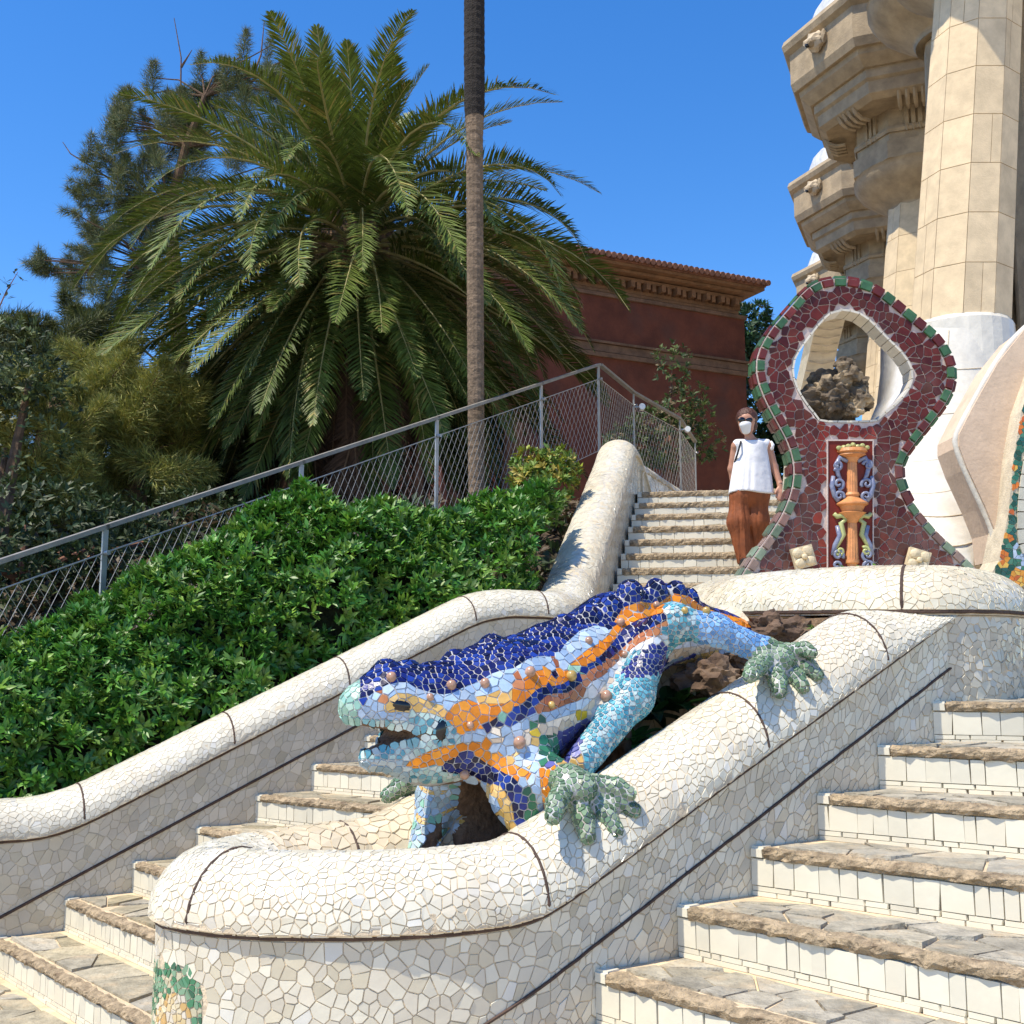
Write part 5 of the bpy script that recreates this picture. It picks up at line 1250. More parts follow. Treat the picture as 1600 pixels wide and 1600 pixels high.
for j in range(22): put('frond', variants[(j * 3) % 13 + 1][1], sp, pts[-1], j * 2.4, .42, 0)
# ------------------------------------------------------------------ leaf clouds
def leaf_cloud(name, C_, N_, L_, W_, cols, m, parent=None, per=10, cone=(35, 85), fold=.25, **kw):
    """rosettes of leaves: C_ centres (n,3), N_ axis (n,3); built in one numpy pass"""
    n = len(C_); N_ = N_ / (np.linalg.norm(N_, axis=1)[:, None] + 1e-9)
    ref = np.where(np.abs(N_[:, 2:3]) < .9, np.array([[0, 0, 1.]]), np.array([[1., 0, 0]])); E1 = np.cross(N_, ref); E1 /= np.linalg.norm(E1, axis=1)[:, None]; E2 = np.cross(N_, E1)
    idx = np.repeat(np.arange(n), per); m_ = len(idx); az = RNG.random(m_) * 2 * np.pi; po = np.radians(RNG.uniform(cone[0], cone[1], m_))
    d = N_[idx] * np.cos(po)[:, None] + (E1[idx] * np.cos(az)[:, None] + E2[idx] * np.sin(az)[:, None]) * np.sin(po)[:, None]
    sd = np.cross(d, N_[idx]); sd /= np.linalg.norm(sd, axis=1)[:, None] + 1e-9; up = np.cross(sd, d)
    L = L_ * RNG.uniform(.6, 1.15, m_)[:, None]; Wd = W_ * RNG.uniform(.7, 1.2, m_)[:, None]
    b = C_[idx] + RNG.normal(0, L_ * .08, (m_, 3)); q = b + d * L * .55
    V = np.stack([b, q - sd * Wd + up * Wd * fold, q, q + sd * Wd + up * Wd * fold, b + d * L - up * L * .06], 1).reshape(-1, 3)
    o = (np.arange(m_) * 5)[:, None]; F = np.concatenate([o + np.array([[0, 2, 1]]), o + np.array([[0, 3, 2]]), o + np.array([[1, 2, 4]]), o + np.array([[2, 3, 4]])])
    cols = np.asarray(cols); ci = cols[RNG.integers(0, len(cols), n)][idx] * RNG.uniform(.7, 1.35, m_)[:, None]
    me = bpy.data.meshes.new(name); me.vertices.add(len(V)); me.vertices.foreach_set('co', V.ravel()); me.loops.add(len(F) * 3); me.loops.foreach_set('vertex_index', F.ravel().astype(np.int32)); me.polygons.add(len(F)); me.polygons.foreach_set('loop_start', (np.arange(len(F)) * 3).astype(np.int32)); me.update(calc_edges=True)
    ca = me.color_attributes.new('Col', 'FLOAT_COLOR', 'POINT'); ca.data.foreach_set('color', np.c_[np.repeat(ci, 5, 0), np.ones(m_ * 5)].astype(np.float32).ravel()); me.materials.append(m)
    return link(name, me, parent, **kw)
M_hleaf = mat('glossy_hedge_leaf', attr=True, rough=.44, var=.1, vscale=10, transl=.18, spec=.5)
M_olive = mat('matt_leaf', attr=True, rough=.55, var=.1, vscale=10, transl=.2)
# hedge along the parapet
htop = np.array([(-60, 1010), (0, 990), (100, 958), (200, 925), (300, 862), (380, 812), (430, 785), (470, 775), (520, 800), (600, 786), (700, 788), (760, 780), (850, 768), (905, 745), (960, 750), (1020, 740)], float)
hg = thing('hedge', 'dense glossy green hedge filling the bank behind the long white parapet', 'hedge', tuple(W(0, -4.4, .8)))
Cn = []; Nn = []
top_az = [(toab(hitb(x, y, -4.75))[0], hitb(x, y, -4.75)[2]) for x, y in htop]; ta = np.array(top_az)
for _ in range(8600):
    a = random.uniform(-2.9, 3.7); s_ = random.random() ** .8; zt_ = np.interp(a, ta[:, 0], ta[:, 1]); p0 = W(a, 0, 0)
    bz = np.interp(a, [-3, -1.05, 1.6, 2.4, 3.2, 3.8], [.70, .72, 1.92, 1.95, 2.1, 2.3]) + .02
    ang = s_ * math.pi * .62; hh = zt_ - bz; b = -4.02 - .80 * (1 - math.cos(ang)); z = bz + hh * min(1.0, math.sin(min(ang, math.pi / 2))) - (.35 * (ang - math.pi / 2) if ang > math.pi / 2 else 0)
    n = np.array([0, 0, 0.]) + WD * math.cos(ang) + np.array([0, 0, math.sin(ang)]) * 1.1
    lump = .16 * noise.noise(Vector((a * 2.6, z * 2.6, 5.))) + .08 * noise.noise(Vector((a * 7, z * 7, b * 7)))
    dep = abs(random.gauss(0, .06)); p = W(a, b, z) + n * (lump - dep)
    if p[0] > upper_edge(p[1]) - .40 and p[1] > 7.6: continue
    _a, _b = toab(p)
    if _b > -3.98 and z < bz + .05: continue
    Cn.append(p); Nn.append(n + RNG.normal(0, .45, 3) + np.array([0, 0, .35]))
leaf_cloud('foliage', np.array(Cn), np.array(Nn), .088, .0135, [(.055, .185, .022), (.075, .22, .026), (.04, .13, .018), (.11, .28, .03), (.17, .31, .038), (.10, .20, .03)], M_hleaf, hg, per=11, cone=(25, 88))
mb = MB(); V = []; Fq = []; NA = 40      # dark sheet inside the hedge, shade put into its colour, blocks light
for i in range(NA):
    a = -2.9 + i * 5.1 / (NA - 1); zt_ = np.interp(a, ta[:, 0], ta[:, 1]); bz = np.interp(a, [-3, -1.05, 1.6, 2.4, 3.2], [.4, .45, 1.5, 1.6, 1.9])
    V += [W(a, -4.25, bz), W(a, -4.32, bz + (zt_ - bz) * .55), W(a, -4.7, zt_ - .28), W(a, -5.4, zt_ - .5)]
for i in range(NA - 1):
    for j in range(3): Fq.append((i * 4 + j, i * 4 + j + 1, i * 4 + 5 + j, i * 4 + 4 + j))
mk('hedge_shade_sheet', V, Fq, mat('hedge_inner_shade', (.018, .028, .010), 1., .5, 20, 1., 30), hg)
def blob(n, c, r, up=.5, shell=.65):
    d = RNG.normal(0, 1, (n, 3)); d /= np.linalg.norm(d, axis=1)[:, None]; rr = RNG.uniform(shell, 1, n) ** .6
    lum = np.array([1 + .35 * noise.noise(Vector(q * 1.8 + np.asarray(c))) for q in d]); return np.asarray(c) + d * np.asarray(r) * (rr * lum)[:, None], d + np.array([0, 0, up])
def bush(name, label, blobs, cols, L, Wd, m=M_olive, per=9, cat='shrub', cone=(20, 85), group=None, stem=None):
    base = blobs[0][0]; t = thing(name, label, cat, (base[0], base[1], stem if stem is not None else base[2] - blobs[0][1][2]), group); Cs = []; Ns = []
    for c, r, n in blobs: a, b = blob(n, c, r); Cs.append(a); Ns.append(b)
    leaf_cloud('crown' if cat == 'tree' else 'foliage', np.concatenate(Cs), np.concatenate(Ns), L, Wd, cols, m, t, per, cone)
    mb = MB(); z0 = stem if stem is not None else base[2] - blobs[0][1][2] * 1.1
    for c, r, n in blobs: mb.tube([np.array([base[0], base[1], z0]), np.array([(base[0] + c[0]) / 2, (base[1] + c[1]) / 2, z0 + (c[2] - z0) * .55]), np.asarray(c)], [.05, .035, .012] if cat != 'tree' else [.14, .09, .03], 7)
    mb.build('trunk' if cat == 'tree' else 'stem', M_stem if cat != 'tree' else M_bark, t); return t
bush('yellow_shrub', 'light yellow green shrub by the fence beside the upper parapet', [(P(850, 765, 10.6), (.28, .25, .35), 150), (P(868, 735, 10.7), (.22, .2, .22), 90), (P(825, 735, 10.7), (.18, .18, .22), 60)], [(.22, .26, .03), (.16, .24, .03), (.34, .28, .04), (.11, .20, .03)], .085, .016, per=8)
bush('climber', 'sparse leafy climber growing up the red house wall', [(P(1040, 680, 20.5), (.75, .35, .62), 300), (P(985, 700, 20.3), (.5, .3, .5), 150), (P(1070, 640, 20.8), (.5, .3, .55), 110), (P(1050, 570, 20.8), (.35, .25, .45), 40), (P(1100, 690, 20.8), (.4, .3, .35), 70)], [(.07, .12, .03), (.10, .14, .035), (.05, .09, .025), (.16, .12, .06)], .12, .022, per=7, stem=3.6)
for i, (x, y, F_, r, lab) in enumerate(((1205, 700, 33, (1.3, 1.2, 1.9), 'dark tree seen between the walking woman and the red arch'), (1150, 520, 45, (1.5, 1.2, 1.2), 'dark treetop just right of the red house roof'))):
    bush('dark_tree', lab, [(P(x, y, F_), r, 420), (P(x - 15, y + 60, F_), r, 300)], [(.02, .055, .015), (.03, .075, .02)], .35, .06, per=8, cat='tree', stem=3.0)
# ------------------------------------------------------------------ feathery trees on the left
M_need = mat('feathery_needles', attr=True, rough=.6, var=.15, vscale=5, transl=.15)
def plume(c, axis, L, r, n, nl, nw, cols):
    axis = np.asarray(axis, float); axis /= np.linalg.norm(axis); t = RNG.random(n); ref = np.array([1., 0, 0]) if abs(axis[2]) > .8 else np.array([0, 0, 1.]); e1 = np.cross(axis, ref); e1 /= np.linalg.norm(e1); e2 = np.cross(axis, e1)
    az = RNG.random(n) * 2 * np.pi; rad = r * (np.sin(np.pi * np.clip(.18 + .8 * t, 0, 1)) ** .8) * RNG.random(n) ** .8 * RNG.uniform(.6, 1.5, n)
    b = np.asarray(c) + axis * (L * (t - .5))[:, None] + (e1 * np.cos(az)[:, None] + e2 * np.sin(az)[:, None]) * rad[:, None] * .6
    d = axis * RNG.uniform(.1, 1.0, n)[:, None] + (e1 * np.cos(az)[:, None] + e2 * np.sin(az)[:, None]) * RNG.uniform(.3, 1.0, n)[:, None] + RNG.normal(0, .25, (n, 3)); d /= np.linalg.norm(d, axis=1)[:, None]
    s_ = np.cross(d, RNG.normal(0, 1, (n, 3))); s_ /= np.linalg.norm(s_, axis=1)[:, None]; l = nl * RNG.uniform(.6, 1.3, n)[:, None]
    V = np.stack([b - s_ * nw, b + s_ * nw, b + d * l - np.array([0, 0, 1.]) * l * .12], 1).reshape(-1, 3); cc = np.asarray(cols)[RNG.integers(0, len(cols), n)] * RNG.uniform(.6, 1.4, n)[:, None]
    return V, np.repeat(cc, 3, 0)
def needle_tree(name, label, plumes, trunk, cols, nl, nw, cat='tree', dens=260, twigs=(), group=None):
    t = thing(name, label, cat, tuple(trunk[0]), group); Vs = []; Cs = []; mb = MB(); mb.tube(trunk, list(np.linspace(.22, .05, len(trunk))), 9)
    tr = np.array(trunk)
    for (c, ax_, L, r) in plumes:
        V, C_ = plume(c, ax_, L, r, int(dens * L * r * 4) + 40, nl, nw, cols); Vs.append(V); Cs.append(C_); c = np.asarray(c)
        k = np.argmin(np.linalg.norm(tr - c, axis=1) + np.maximum(0, tr[:, 2] - c[2]) * 3); mid = (tr[k] + c) / 2 + np.array([0, 0, .15]); a_ = np.asarray(ax_, float); a_ /= np.linalg.norm(a_); mb.tube([tr[k], mid, c, c + a_ * L * .45], [.024, .016, .010, .004], 5)
    for tw in twigs: mb.tube(tw, list(np.linspace(.028, .007, len(tw))), 5)
    mb.build('trunk', M_bark, t); V = np.concatenate(Vs); C_ = np.concatenate(Cs); n = len(V) // 3
    me = bpy.data.meshes.new('crown'); me.vertices.add(len(V)); me.vertices.foreach_set('co', V.ravel()); me.loops.add(n * 3); me.loops.foreach_set('vertex_index', np.arange(n * 3, dtype=np.int32)); me.polygons.add(n); me.polygons.foreach_set('loop_start', (np.arange(n) * 3).astype(np.int32)); me.update(calc_edges=True)
    ca = me.color_attributes.new('Col', 'FLOAT_COLOR', 'POINT'); ca.data.foreach_set('color', np.c_[C_, np.ones(len(C_))].astype(np.float32).ravel()); me.materials.append(M_need); link('crown', me, t)
GA = [(.10, .14, .055), (.14, .17, .065), (.08, .11, .05), (.20, .19, .07)]
def at(x, y, F_): return P(x, y, F_)
F1 = 21.0; pls = []
for (x, y, dx, dy, L, r) in ((380, 85, .1, 1, 1.1, .26), (312, 115, .05, 1, .9, .22), (355, 130, 0, 1, 1.0, .35), (178, 205, .02, 1, .9, .22), (185, 235, .1, 1, 1.1, .30), (225, 195, -.3, 1, .7, .16), (440, 110, .2, 1, .5, .2), (265, 175, -.1, 1, 1.0, .3), (300, 180, .1, 1, 1.2, .45), (420, 140, .2, 1, .9, .4), (135, 305, -.9, .3, .8, .2), (160, 245, -.9, .3, .6, .14), (130, 355, -.6, 1, .8, .18), (150, 380, -.5, .9, .9, .2), (90, 425, -1, .6, .9, .25), (120, 430, -.5, 1, .9, .3), (70, 405, -.6, 1, .5, .16), (200, 300, -.1, 1, 1.6, .5), (230, 260, .1, 1, 1.5, .5), (215, 370, -.3, 1, 1.6, .6), (260, 330, 0, 1, 1.8, .7), (300, 260, 0, 1, 1.8, .8), (380, 190, 0, 1, 1.5, .7), (170, 440, -.4, 1, 1.4, .55), (110, 470, -.4, 1, .8, .35), (230, 450, 0, 1, 1.6, .7), (430, 200, .3, 1, 1.3, .5), (200, 185, .1, 1, .6, .14), (340, 160, 0, 1, 1.2, .5)):
    pls.append((at(x, y, F1 + random.uniform(-.7, .7)), (dx, random.uniform(-.2, .2), dy), L, r))
trk = [at(290, 860, F1) * [1, 1, 0] + np.array([0, 0, 3.0]), at(285, 600, F1), at(275, 450, F1), at(265, 330, F1), at(290, 230, F1), at(320, 150, F1)]
tw = [[at(250, 400, F1), at(200, 300, F1), at(150, 265, F1), at(110, 240, F1), at(98, 222, F1)], [at(300, 220, F1), at(282, 160, F1), at(283, 90, F1), at(272, 28, F1)], [at(283, 105, F1), at(300, 78, F1)], [at(390, 130, F1), at(420, 105, F1), at(455, 90, F1), at(470, 62, F1)], [at(395, 120, F1), at(408, 85, F1), at(413, 32, F1)], [at(175, 365, F1), at(150, 352, F1), at(135, 335, F1)], [at(180, 200, F1), at(178, 150, F1)]]
pls = [q for c, a_, L, r in pls for q in [(c, a_, L, r * .7)] + [(np.asarray(c) + RNG.normal(0, 1, 3) * np.array([r * 1.1, r * .6, L * .32]), (a_[0] + random.uniform(-.5, .5), a_[1] + random.uniform(-.4, .4), abs(a_[2]) * random.uniform(.5, 1.2)), L * .55, r * .5) for _ in range(3)]]
needle_tree('feathery_tree', 'tall feathery grey green tree with bare twigs against the sky left of the palm', pls, trk, GA, .17, .0048, dens=1500, twigs=tw)
GB = [(.24, .26, .055), (.31, .31, .065), (.17, .20, .05), (.36, .32, .08)]
def mass(n, xs, ys, F_, L, r):
    return [(at(random.uniform(*xs), random.uniform(*ys), F_ + random.uniform(-.8, .8)), (random.uniform(-1, 1), random.uniform(-.6, .3), random.uniform(.1, .9)), L * random.uniform(.6, 1.3), r * random.uniform(.6, 1.2)) for _ in range(n)]
def gtrunk(x, F_, ytop): p = at(x, 900, F_); return [np.array([p[0], p[1], bank_z(p[0], p[1]) - .1]), at(x, (ytop + 880) / 2, F_), at(x + 10, ytop, F_)]
needle_tree('feathery_shrub', 'soft yellow green feathery shrub at the left edge behind the fence', mass(46, (-40, 150), (600, 830), 13.2, .9, .30), gtrunk(60, 13.2, 640), GB, .15, .0055, 'shrub', 1500)
needle_tree('feathery_shrub', 'soft feathery shrub tucked against the palm fronds behind the fence', mass(46, (120, 300), (560, 850), 14.2, .95, .32), gtrunk(210, 14.2, 620), GB, .15, .0055, 'shrub', 1500)
needle_tree('feathery_shrub', 'golden feathery treetop rising above the left edge shrubs', mass(40, (-30, 190), (510, 640), 16.5, 1.0, .4), gtrunk(100, 16.5, 560), [(.12, .13, .035), (.09, .11, .03), (.05, .07, .025)], .17, .0065, 'shrub', 1200)
needle_tree('feathery_shrub', 'feathery shrub filling the gap under the left palm fronds', mass(40, (230, 400), (600, 800), 17.5, 1.1, .45), gtrunk(310, 17.5, 640), [(.08, .095, .03), (.12, .13, .04), (.05, .065, .025)], .17, .0065, 'shrub', 1100)
bush('olive_tree', 'olive like tree with pale small leaves entering at the left edge', [(P(-10, 560, 12.0), (.7, .5, .45), 260), (P(45, 600, 12.2), (.5, .4, .3), 120), (P(10, 700, 12.4), (.8, .5, .9), 300)], [(.09, .13, .04), (.06, .09, .03), (.15, .18, .06), (.03, .05, .02)], .10, .016, per=6, cat='tree', stem=1.2)
sprig = thing('olive_sprig', 'thin leafy sprig poking into the sky at the left edge', 'branch', tuple(P(-20, 520, 12.0)))
mb = MB(); pth_ = [P(-40, 560, 12.), P(-10, 500, 12.), P(10, 455, 12.), P(28, 425, 12.)]; mb.tube(pth_, [.012, .01, .007, .003], 5); mb.build('twig', M_stem, sprig)
Cs = np.array([pth_[0] * (1 - t) + pth_[3] * t + RNG.normal(0, .05, 3) for t in np.linspace(.2, 1, 14)]); leaf_cloud('leaves', Cs, np.tile(np.array([[.4, 0, 1.]]), (14, 1)), .11, .014, [(.03, .045, .02), (.05, .065, .03)], M_olive, sprig, 4)
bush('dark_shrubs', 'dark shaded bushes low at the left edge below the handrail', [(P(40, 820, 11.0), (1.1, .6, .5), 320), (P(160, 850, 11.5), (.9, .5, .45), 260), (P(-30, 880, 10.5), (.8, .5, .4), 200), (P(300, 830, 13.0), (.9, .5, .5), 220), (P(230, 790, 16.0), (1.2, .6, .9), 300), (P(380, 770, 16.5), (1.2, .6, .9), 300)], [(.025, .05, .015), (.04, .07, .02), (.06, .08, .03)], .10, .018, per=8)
# distant wooded hillside closing the view behind the trees
V = []; Fq = []
for i in range(40):
    for j in range(3):
        x = -45 + i * 1.25; z = (2.5, 5.8 + 1.1 * noise.noise(Vector((x * .3, 0, 1.))), 5.5)[j]; V.append((x, 30 + j * 2., z + 1.6 if x < -2 else min(z, 4.0)))
Fq = [(i * 3 + j, (i + 1) * 3 + j, (i + 1) * 3 + j + 1, i * 3 + j + 1) for i in range(39) for j in range(2)]
mk('hillside', V, Fq, mat('hillside_green', (.03, .045, .02), 1., .5, .6, .5, 2), kind='structure')
Cn = []; Nn = []
for _ in range(5200):
    a = random.uniform(-2.5, 12); b = -5.0 - random.random() ** 1.3 * 7.5; p = W(a, b, 0); z = bank_z(p[0], p[1])
    if p[1] > 7 and p[0] > upper_edge(p[1]) - .5: continue
    Cn.append((p[0], p[1], z + random.uniform(0, .35))); Nn.append((random.gauss(0, .5), random.gauss(0, .5) - .3, 1))
leaf_cloud('ground_cover', np.array(Cn), np.array(Nn), .17, .028, [(.03, .055, .016), (.05, .08, .022), (.075, .06, .03), (.10, .07, .04)], M_olive, per=8, kind='stuff', label='dark leafy ground cover and litter on the bank under the palm', cat='ground cover')
# ------------------------------------------------------------------ wire fence
M_rail = mat('weathered_steel_rail', (.27, .25, .215), .55, .2, 10, .1, spec=.5, metal=.35); M_post = mat('galvanised_post', (.42, .42, .41), .45, .15, 10, 0, metal=.5); M_wire = mat('steel_wire', (.46, .43, .38), .45, 0, metal=.4)
def fence(label, pts, posts, label2=None, wires=True, dense=.13):
    t = thing('wire_fence', label, 'fence', tuple(pts[0] - np.array([0, 0, 1.15])), 'wire fences of the bank'); pts = [np.asarray(p) for p in pts]
    mb = MB()
    for a, b in zip(pts[:-1], pts[1:]):
        d = (b - a) / np.linalg.norm(b - a); sd = np.cross(d, (0, 0, 1.)); sd /= np.linalg.norm(sd); up = np.cross(sd, d); mb.box((a + b) / 2, (np.linalg.norm(b - a) / 2 + .015, .03, .016), (d, sd, up))
    mb.build('top_rail', M_rail, t)
    for p, nx in posts:
        mb = MB(); d = nx / np.linalg.norm(nx); sd = np.array([-d[1], d[0], 0]); mb.box(p - np.array([0, 0, 1.02]), (.022, .008, 1.0), (d, sd, (0, 0, 1))); mb.build('post', M_post, t)
        mb = MB(); mb.tube([p - np.array([0, 0, .19]) - sd * .012, p - np.array([0, 0, .19]) - sd * .05], .018, 8); mb.build('cable_clamp', M_post, t)
    for a, b in zip(pts[:-1], pts[1:]):
        h = b - a; Ln = np.linalg.norm(h[:2]); off = np.array([0, 0, -.19]); low = np.array([0, 0, -1.12])
        mb = MB(); mb.tube([a + off, b + off], .0055, 6); mb.build('cable', M_wire, t); mb = MB(); mb.tube([a + low, b + low], .0045, 6); mb.build('cable', M_wire, t)
        n = int(Ln / dense); mb = MB(); Hh = .93
        for sgn in (1, -1):
            for i in range(-int(Hh * .62 / dense) - 1, n + int(Hh * .62 / dense) + 2):
                u0, u1 = i * dense, i * dense + sgn * Hh * .62; z0, z1 = 0., 1.
                def clampu(u0, u1):
                    lo_, hi_ = 0., 1.
                    for bound, s in ((0, 1), (Ln, -1)):
                        f0 = (u0 - bound) * s; f1 = (u1 - bound) * s
                        if f0 < 0 and f1 < 0: return None
                        if f0 < 0: lo_ = max(lo_, f0 / (f0 - f1))
                        if f1 < 0: hi_ = min(hi_, f0 / (f0 - f1))
                    return (lo_, hi_) if lo_ < hi_ else None
                r = clampu(u0, u1)
                if r is None: continue
                def pt(t_): u = u0 + (u1 - u0) * t_; return a + h * (u / Ln) + np.array([0, 0, -.19 - Hh * t_])
                mb.tube([pt(r[0]), pt(r[1])], .0024, 4, False)
        mb.build('wire_mesh', M_wire, t, kind='stuff')
fa = P(165, 823, 8.0); fb = P(935, 570, 14.0); fd = fb - fa
fence('long wire mesh fence with a steel handrail climbing across behind the hedge', [fa - fd * .27, fa, fa + fd * .27, fa + fd * .535, fa + fd * .81, fb], [(fa + fd * k, fd * [1, 1, 0]) for k in (-.27, 0, .27, .535, .81, 1.0)], dense=.10)
g0 = fb + np.array([.03, .02, 0]); g1 = P(990, 613, 15.6); g2 = P(1062, 654, 17.2); g3 = P(1086, 690, 18.4)
fence('short wire fence turning back along the terrace past the climber', [g0, g1, g2, g3], [(g1, (g1 - g0) * [1, 1, 0]), (g2, (g2 - g1) * [1, 1, 0]), (g3, (g3 - g2) * [1, 1, 0])], dense=.11)
M_lampw = mat('white_spotlight', (.8, .8, .78), .3)
for (x, y, F_, lab) in ((1003, 636, 15.5, 'small white round spotlight on the nearer fence post of the terrace'), (1074, 671, 17.1, 'small white round spotlight on the farther fence post of the terrace')):
    q = P(x, y, F_); t = thing('spotlight', lab, 'lamp', tuple(q), 'fence spotlights'); mb = MB(); mb.tube([q + np.array([0, .05, 0]), q - np.array([0, .05, 0])], .045, 12); mb.build('lamp_head', M_lampw, t); mb = MB(); mb.tube([q - np.array([.10, 0, 0]), q - np.array([.04, 0, 0])], .012, 6); mb.build('bracket', M_post, t)
# ------------------------------------------------------------------ the woman on the upper steps
FW = 10.22; KW = FW / FPX; WB = P(1172, 888, FW); WB[2] = UP0[2] + UPS[2]
def wp(x, y, d=0.): q = P(x, y, FW); return np.array([q[0], q[1] + d, q[2]])
M_skin = mat('skin', (.46, .225, .14), .5, .08, 20); M_hair = mat('auburn_hair', (.075, .022, .009), .5, .4, 60, .5, 90); M_top = mat('white_blouse', (.76, .75, .75), .8, .06, 8, .25, 25); M_trs = mat('rust_trousers', (.235, .062, .014), .75, .25, 14, .35, 12); M_mask = mat('white_face_mask', (.76, .76, .74), .8); M_dark = mat('black_fabric', (.012, .012, .014), .5)
wo = thing('person', 'woman in a white sleeveless blouse, rust trousers, face mask and sunglasses walking down the steps', 'person', tuple(WB))
HD = wp(1166, 661, -.02)
BODY = [(HD + np.array([0, 0, .028]), HD + np.array([-.004, -.004, -.05]), .088, .066, None), (wp(1171, 684, .0), wp(1175, 692, .02), .046, .052, None), (wp(1153, 695, .03), wp(1199, 694, .03), .05, .05, None), (wp(1176, 700, .03), wp(1175, 765, .03), .105, .12, None),
        (wp(1201, 697, .03), wp(1211, 728, .05), .044, .036, None), (wp(1211, 728, .05), wp(1219, 757, .0), .036, .024, None), (wp(1219, 757, .0), wp(1219, 767, -.01), .025, .026, None),
        (wp(1151, 697, .05), wp(1146, 730, .09), .042, .034, None), (wp(1146, 730, .09), wp(1150, 758, .12), .034, .024, None),
        (wp(1166, 770, .03), wp(1164, 880, .0), .05, .035, None), (wp(1184, 770, .03), wp(1178, 880, .10), .05, .035, None)]
for i, (dx, l) in enumerate(((-6, 7), (-3, 11), (0, 12), (3, 10))): BODY += [(wp(1219 + dx * .8, 770, -.01 - .006 * i), wp(1217 + dx * .9, 770 + l, -.03), .0105, .009, None)]
BODY += [(wp(1214, 764, -.02), wp(1209, 772, -.045), .011, .009, None)]
def body(p):
    d = None
    for a, b, ra, rb, _ in BODY: e = cap(p, a, b, ra, rb); d = e if d is None else smin(d, e, .022)
    d = smin(d, cap(p, HD + np.array([-.028, -.075, -.012]), HD + np.array([-.03, -.088, -.03]), .012, .016), .012)      # nose
    d = smin(d, cap(p, HD + np.array([.082, .0, -.005]), HD + np.array([.084, .004, -.03]), .012, .010), .006)             # ear
    return d
def sdf_part(fn, lo, hi, h, name, m, parent=wo):
    V, F = surface_nets(fn, lo, hi, h); V = V - grad(fn, V) * fn(V)[:, None]; return mk(name, V, F, m, parent, smooth=True)
lo_ = wp(1130, 892, 0) - np.array([0, .25, .06]); hi_ = wp(1236, 632, 0) + np.array([0, .3, .03])
bo_ = sdf_part(body, lo_, hi_, .012, 'body', M_skin)
def blouse(p):
    z = p[:, 2]; zt_, zb_ = wp(1175, 688)[2], wp(1175, 771)[2]; t = np.clip((zt_ - z) / (zt_ - zb_), 0, 1); c0, c1 = wp(1176, 690, .03), wp(1174, 771, .03); cx_ = c0[0] + (c1[0] - c0[0]) * t; cy_ = c0[1]
    rx = .125 + .082 * t ** .8; ry = .105 + .05 * t; ang = np.arctan2(p[:, 1] - cy_, p[:, 0] - cx_); fold = .006 * t * np.sin(ang * 11 + 3 * np.sin(ang * 3))
    q = np.sqrt(((p[:, 0] - cx_) / rx) ** 2 + ((p[:, 1] - cy_) / ry) ** 2); d = (q - 1) * np.minimum(rx, ry) + fold; d = np.maximum(np.maximum(d, zb_ + .012 * np.sin(ang * 2) - z), z - zt_ + .02)
    sh = np.minimum(cap(p, wp(1155, 694, .03), wp(1196, 693, .03), .058, .058), cap(p, wp(1176, 700, .03), wp(1176, 715, .03), .118, .125)); sh = np.maximum(sh, z - zt_ - .012); sh = np.maximum(sh, -cap(p, wp(1174, 686, -.02), wp(1174, 680, -.04), .055, .06))
    return smin(d, sh, .02)
sdf_part(blouse, lo_, hi_, .0125, 'blouse', M_top)
for sgn, q in ((-1, (1152, 692)), (1, (1203, 692))):
    mb = MB(); pts = [wp(q[0] + 3 * math.cos(a) * 1.2, q[1] + 11 * math.sin(a) * .6 + 5, .03 - .055 * math.cos(a)) for a in np.linspace(-2.2, 2.2, 12)]; mb.tube(pts, [.012 + .005 * (i % 2) for i in range(12)], 6); mb.build('frilled_sleeve', M_top, wo, smooth=True)
def trousers(p):
    d = None; z = p[:, 2]
    for (x0, x1, x2, d2, r0, r1, r2) in ((1160, 1155, 1162, -.02, .095, .098, .058), (1184, 1184, 1174, .10, .095, .105, .06)):
        a, b, c = wp(x0, 768, .03), wp(x1, 815, .02 + d2 * .3), wp(x2, 878, d2); ang = np.arctan2(p[:, 1] - b[1], p[:, 0] - b[0]); e = smin(cap(p, a, b, r0, r1), cap(p, b, c, r1, r2), .05) + .006 * np.sin(ang * 9 + z * 6) + .003 * np.sin(ang * 21)
        d = e if d is None else smin(d, e, .02)
    d = smin(d, cap(p, wp(1163, 772, .03), wp(1183, 772, .03), .125, .125), .04)
    return np.maximum(d, wp(1170, 882)[2] - z)
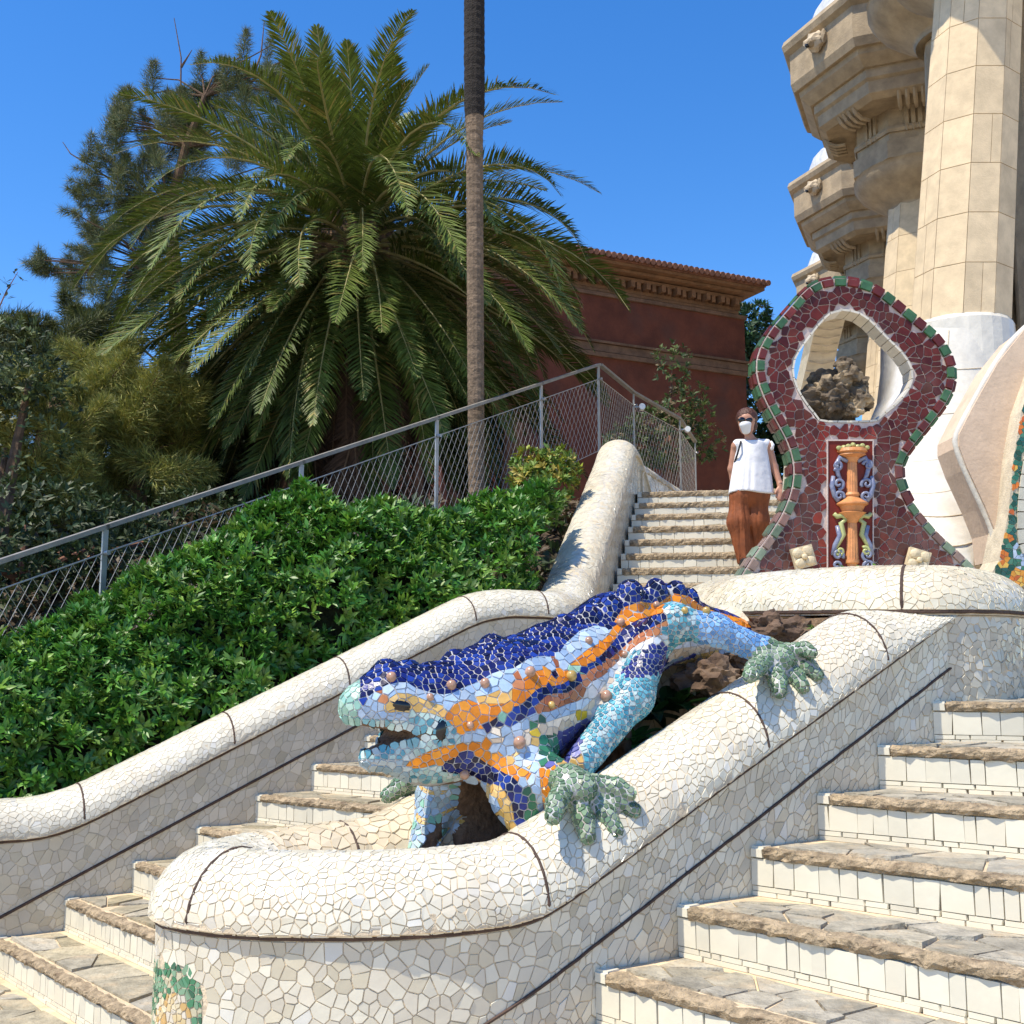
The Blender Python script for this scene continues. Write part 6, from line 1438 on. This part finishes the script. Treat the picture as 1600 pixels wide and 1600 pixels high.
sdf_part(trousers, lo_, hi_, .0125, 'trousers', M_trs)
def hair(p):
    d = smin(cap(p, HD + np.array([.006, .016, .046]), HD + np.array([.026, .040, -.02]), .100, .080), cap(p, HD + np.array([.02, .105, .02]), HD + np.array([.02, .11, .0]), .04, .035), .02)
    d = d + .003 * np.sin(p[:, 2] * 150 + p[:, 0] * 170) * np.sin(p[:, 1] * 120); face = cap(p, HD + np.array([-.02, -.115, -.05]), HD + np.array([-.02, -.105, .005]), .080, .066); return np.maximum(d, -face)
sdf_part(hair, HD - .2, HD + .2, .009, 'hair', M_hair)
def maskf(p):
    d = cap(p, HD + np.array([-.026, -.062, -.035]), HD + np.array([-.018, -.050, -.080]), .056, .042); return np.maximum(d, p[:, 2] - HD[2] + .012 + .35 * np.abs(p[:, 0] - HD[0] + .03) * .2)
sdf_part(maskf, HD - .16, HD + .12, .008, 'face_mask', M_mask)
sg_ = None
for e in (-1, 1):
    c = HD + np.array([-.028 + e * .034, -.086 + (.010 if e > 0 else .004), .008]); o = rock('lens', c, (.034, .014, .027), M_blackg, 1., wo, amp=0., sub=3); o.name = 'sunglass_lens'
mb = MB(); mb.tube([HD + np.array([.03, -.075, .012]), HD + np.array([.078, -.03, .010]), HD + np.array([.088, .01, .006])], .005, 6); mb.build('sunglass_arm', M_dark, wo)
mb = MB(); mb.tube([wp(1158, 688, .02), wp(1156, 692, -.045), wp(1153, 700, -.075), wp(1150, 712, -.06), wp(1148, 722, .0)], .009, 6); mb.build('bag_strap', M_dark, wo)
mb = MB(); mb.box(wp(1203, 742, .19), (.06, .05, .13)); mb.build('shoulder_bag', M_dark, wo)
mb = MB(); mb.tube([wp(1219, 755, .0), wp(1219.5, 759, .0)], .030, 10); mb.build('wristwatch', M_dark, wo)
for x, d in ((1161, -.05), (1177, .08)):
    q = wp(x, 888, d); q[2] = UP0[2] + UPS[2] * (1 if d < 0 else 1) + .045; rock('shoe', q, (.045, .115, .045), M_dark, 1., wo, amp=.05, sub=3)
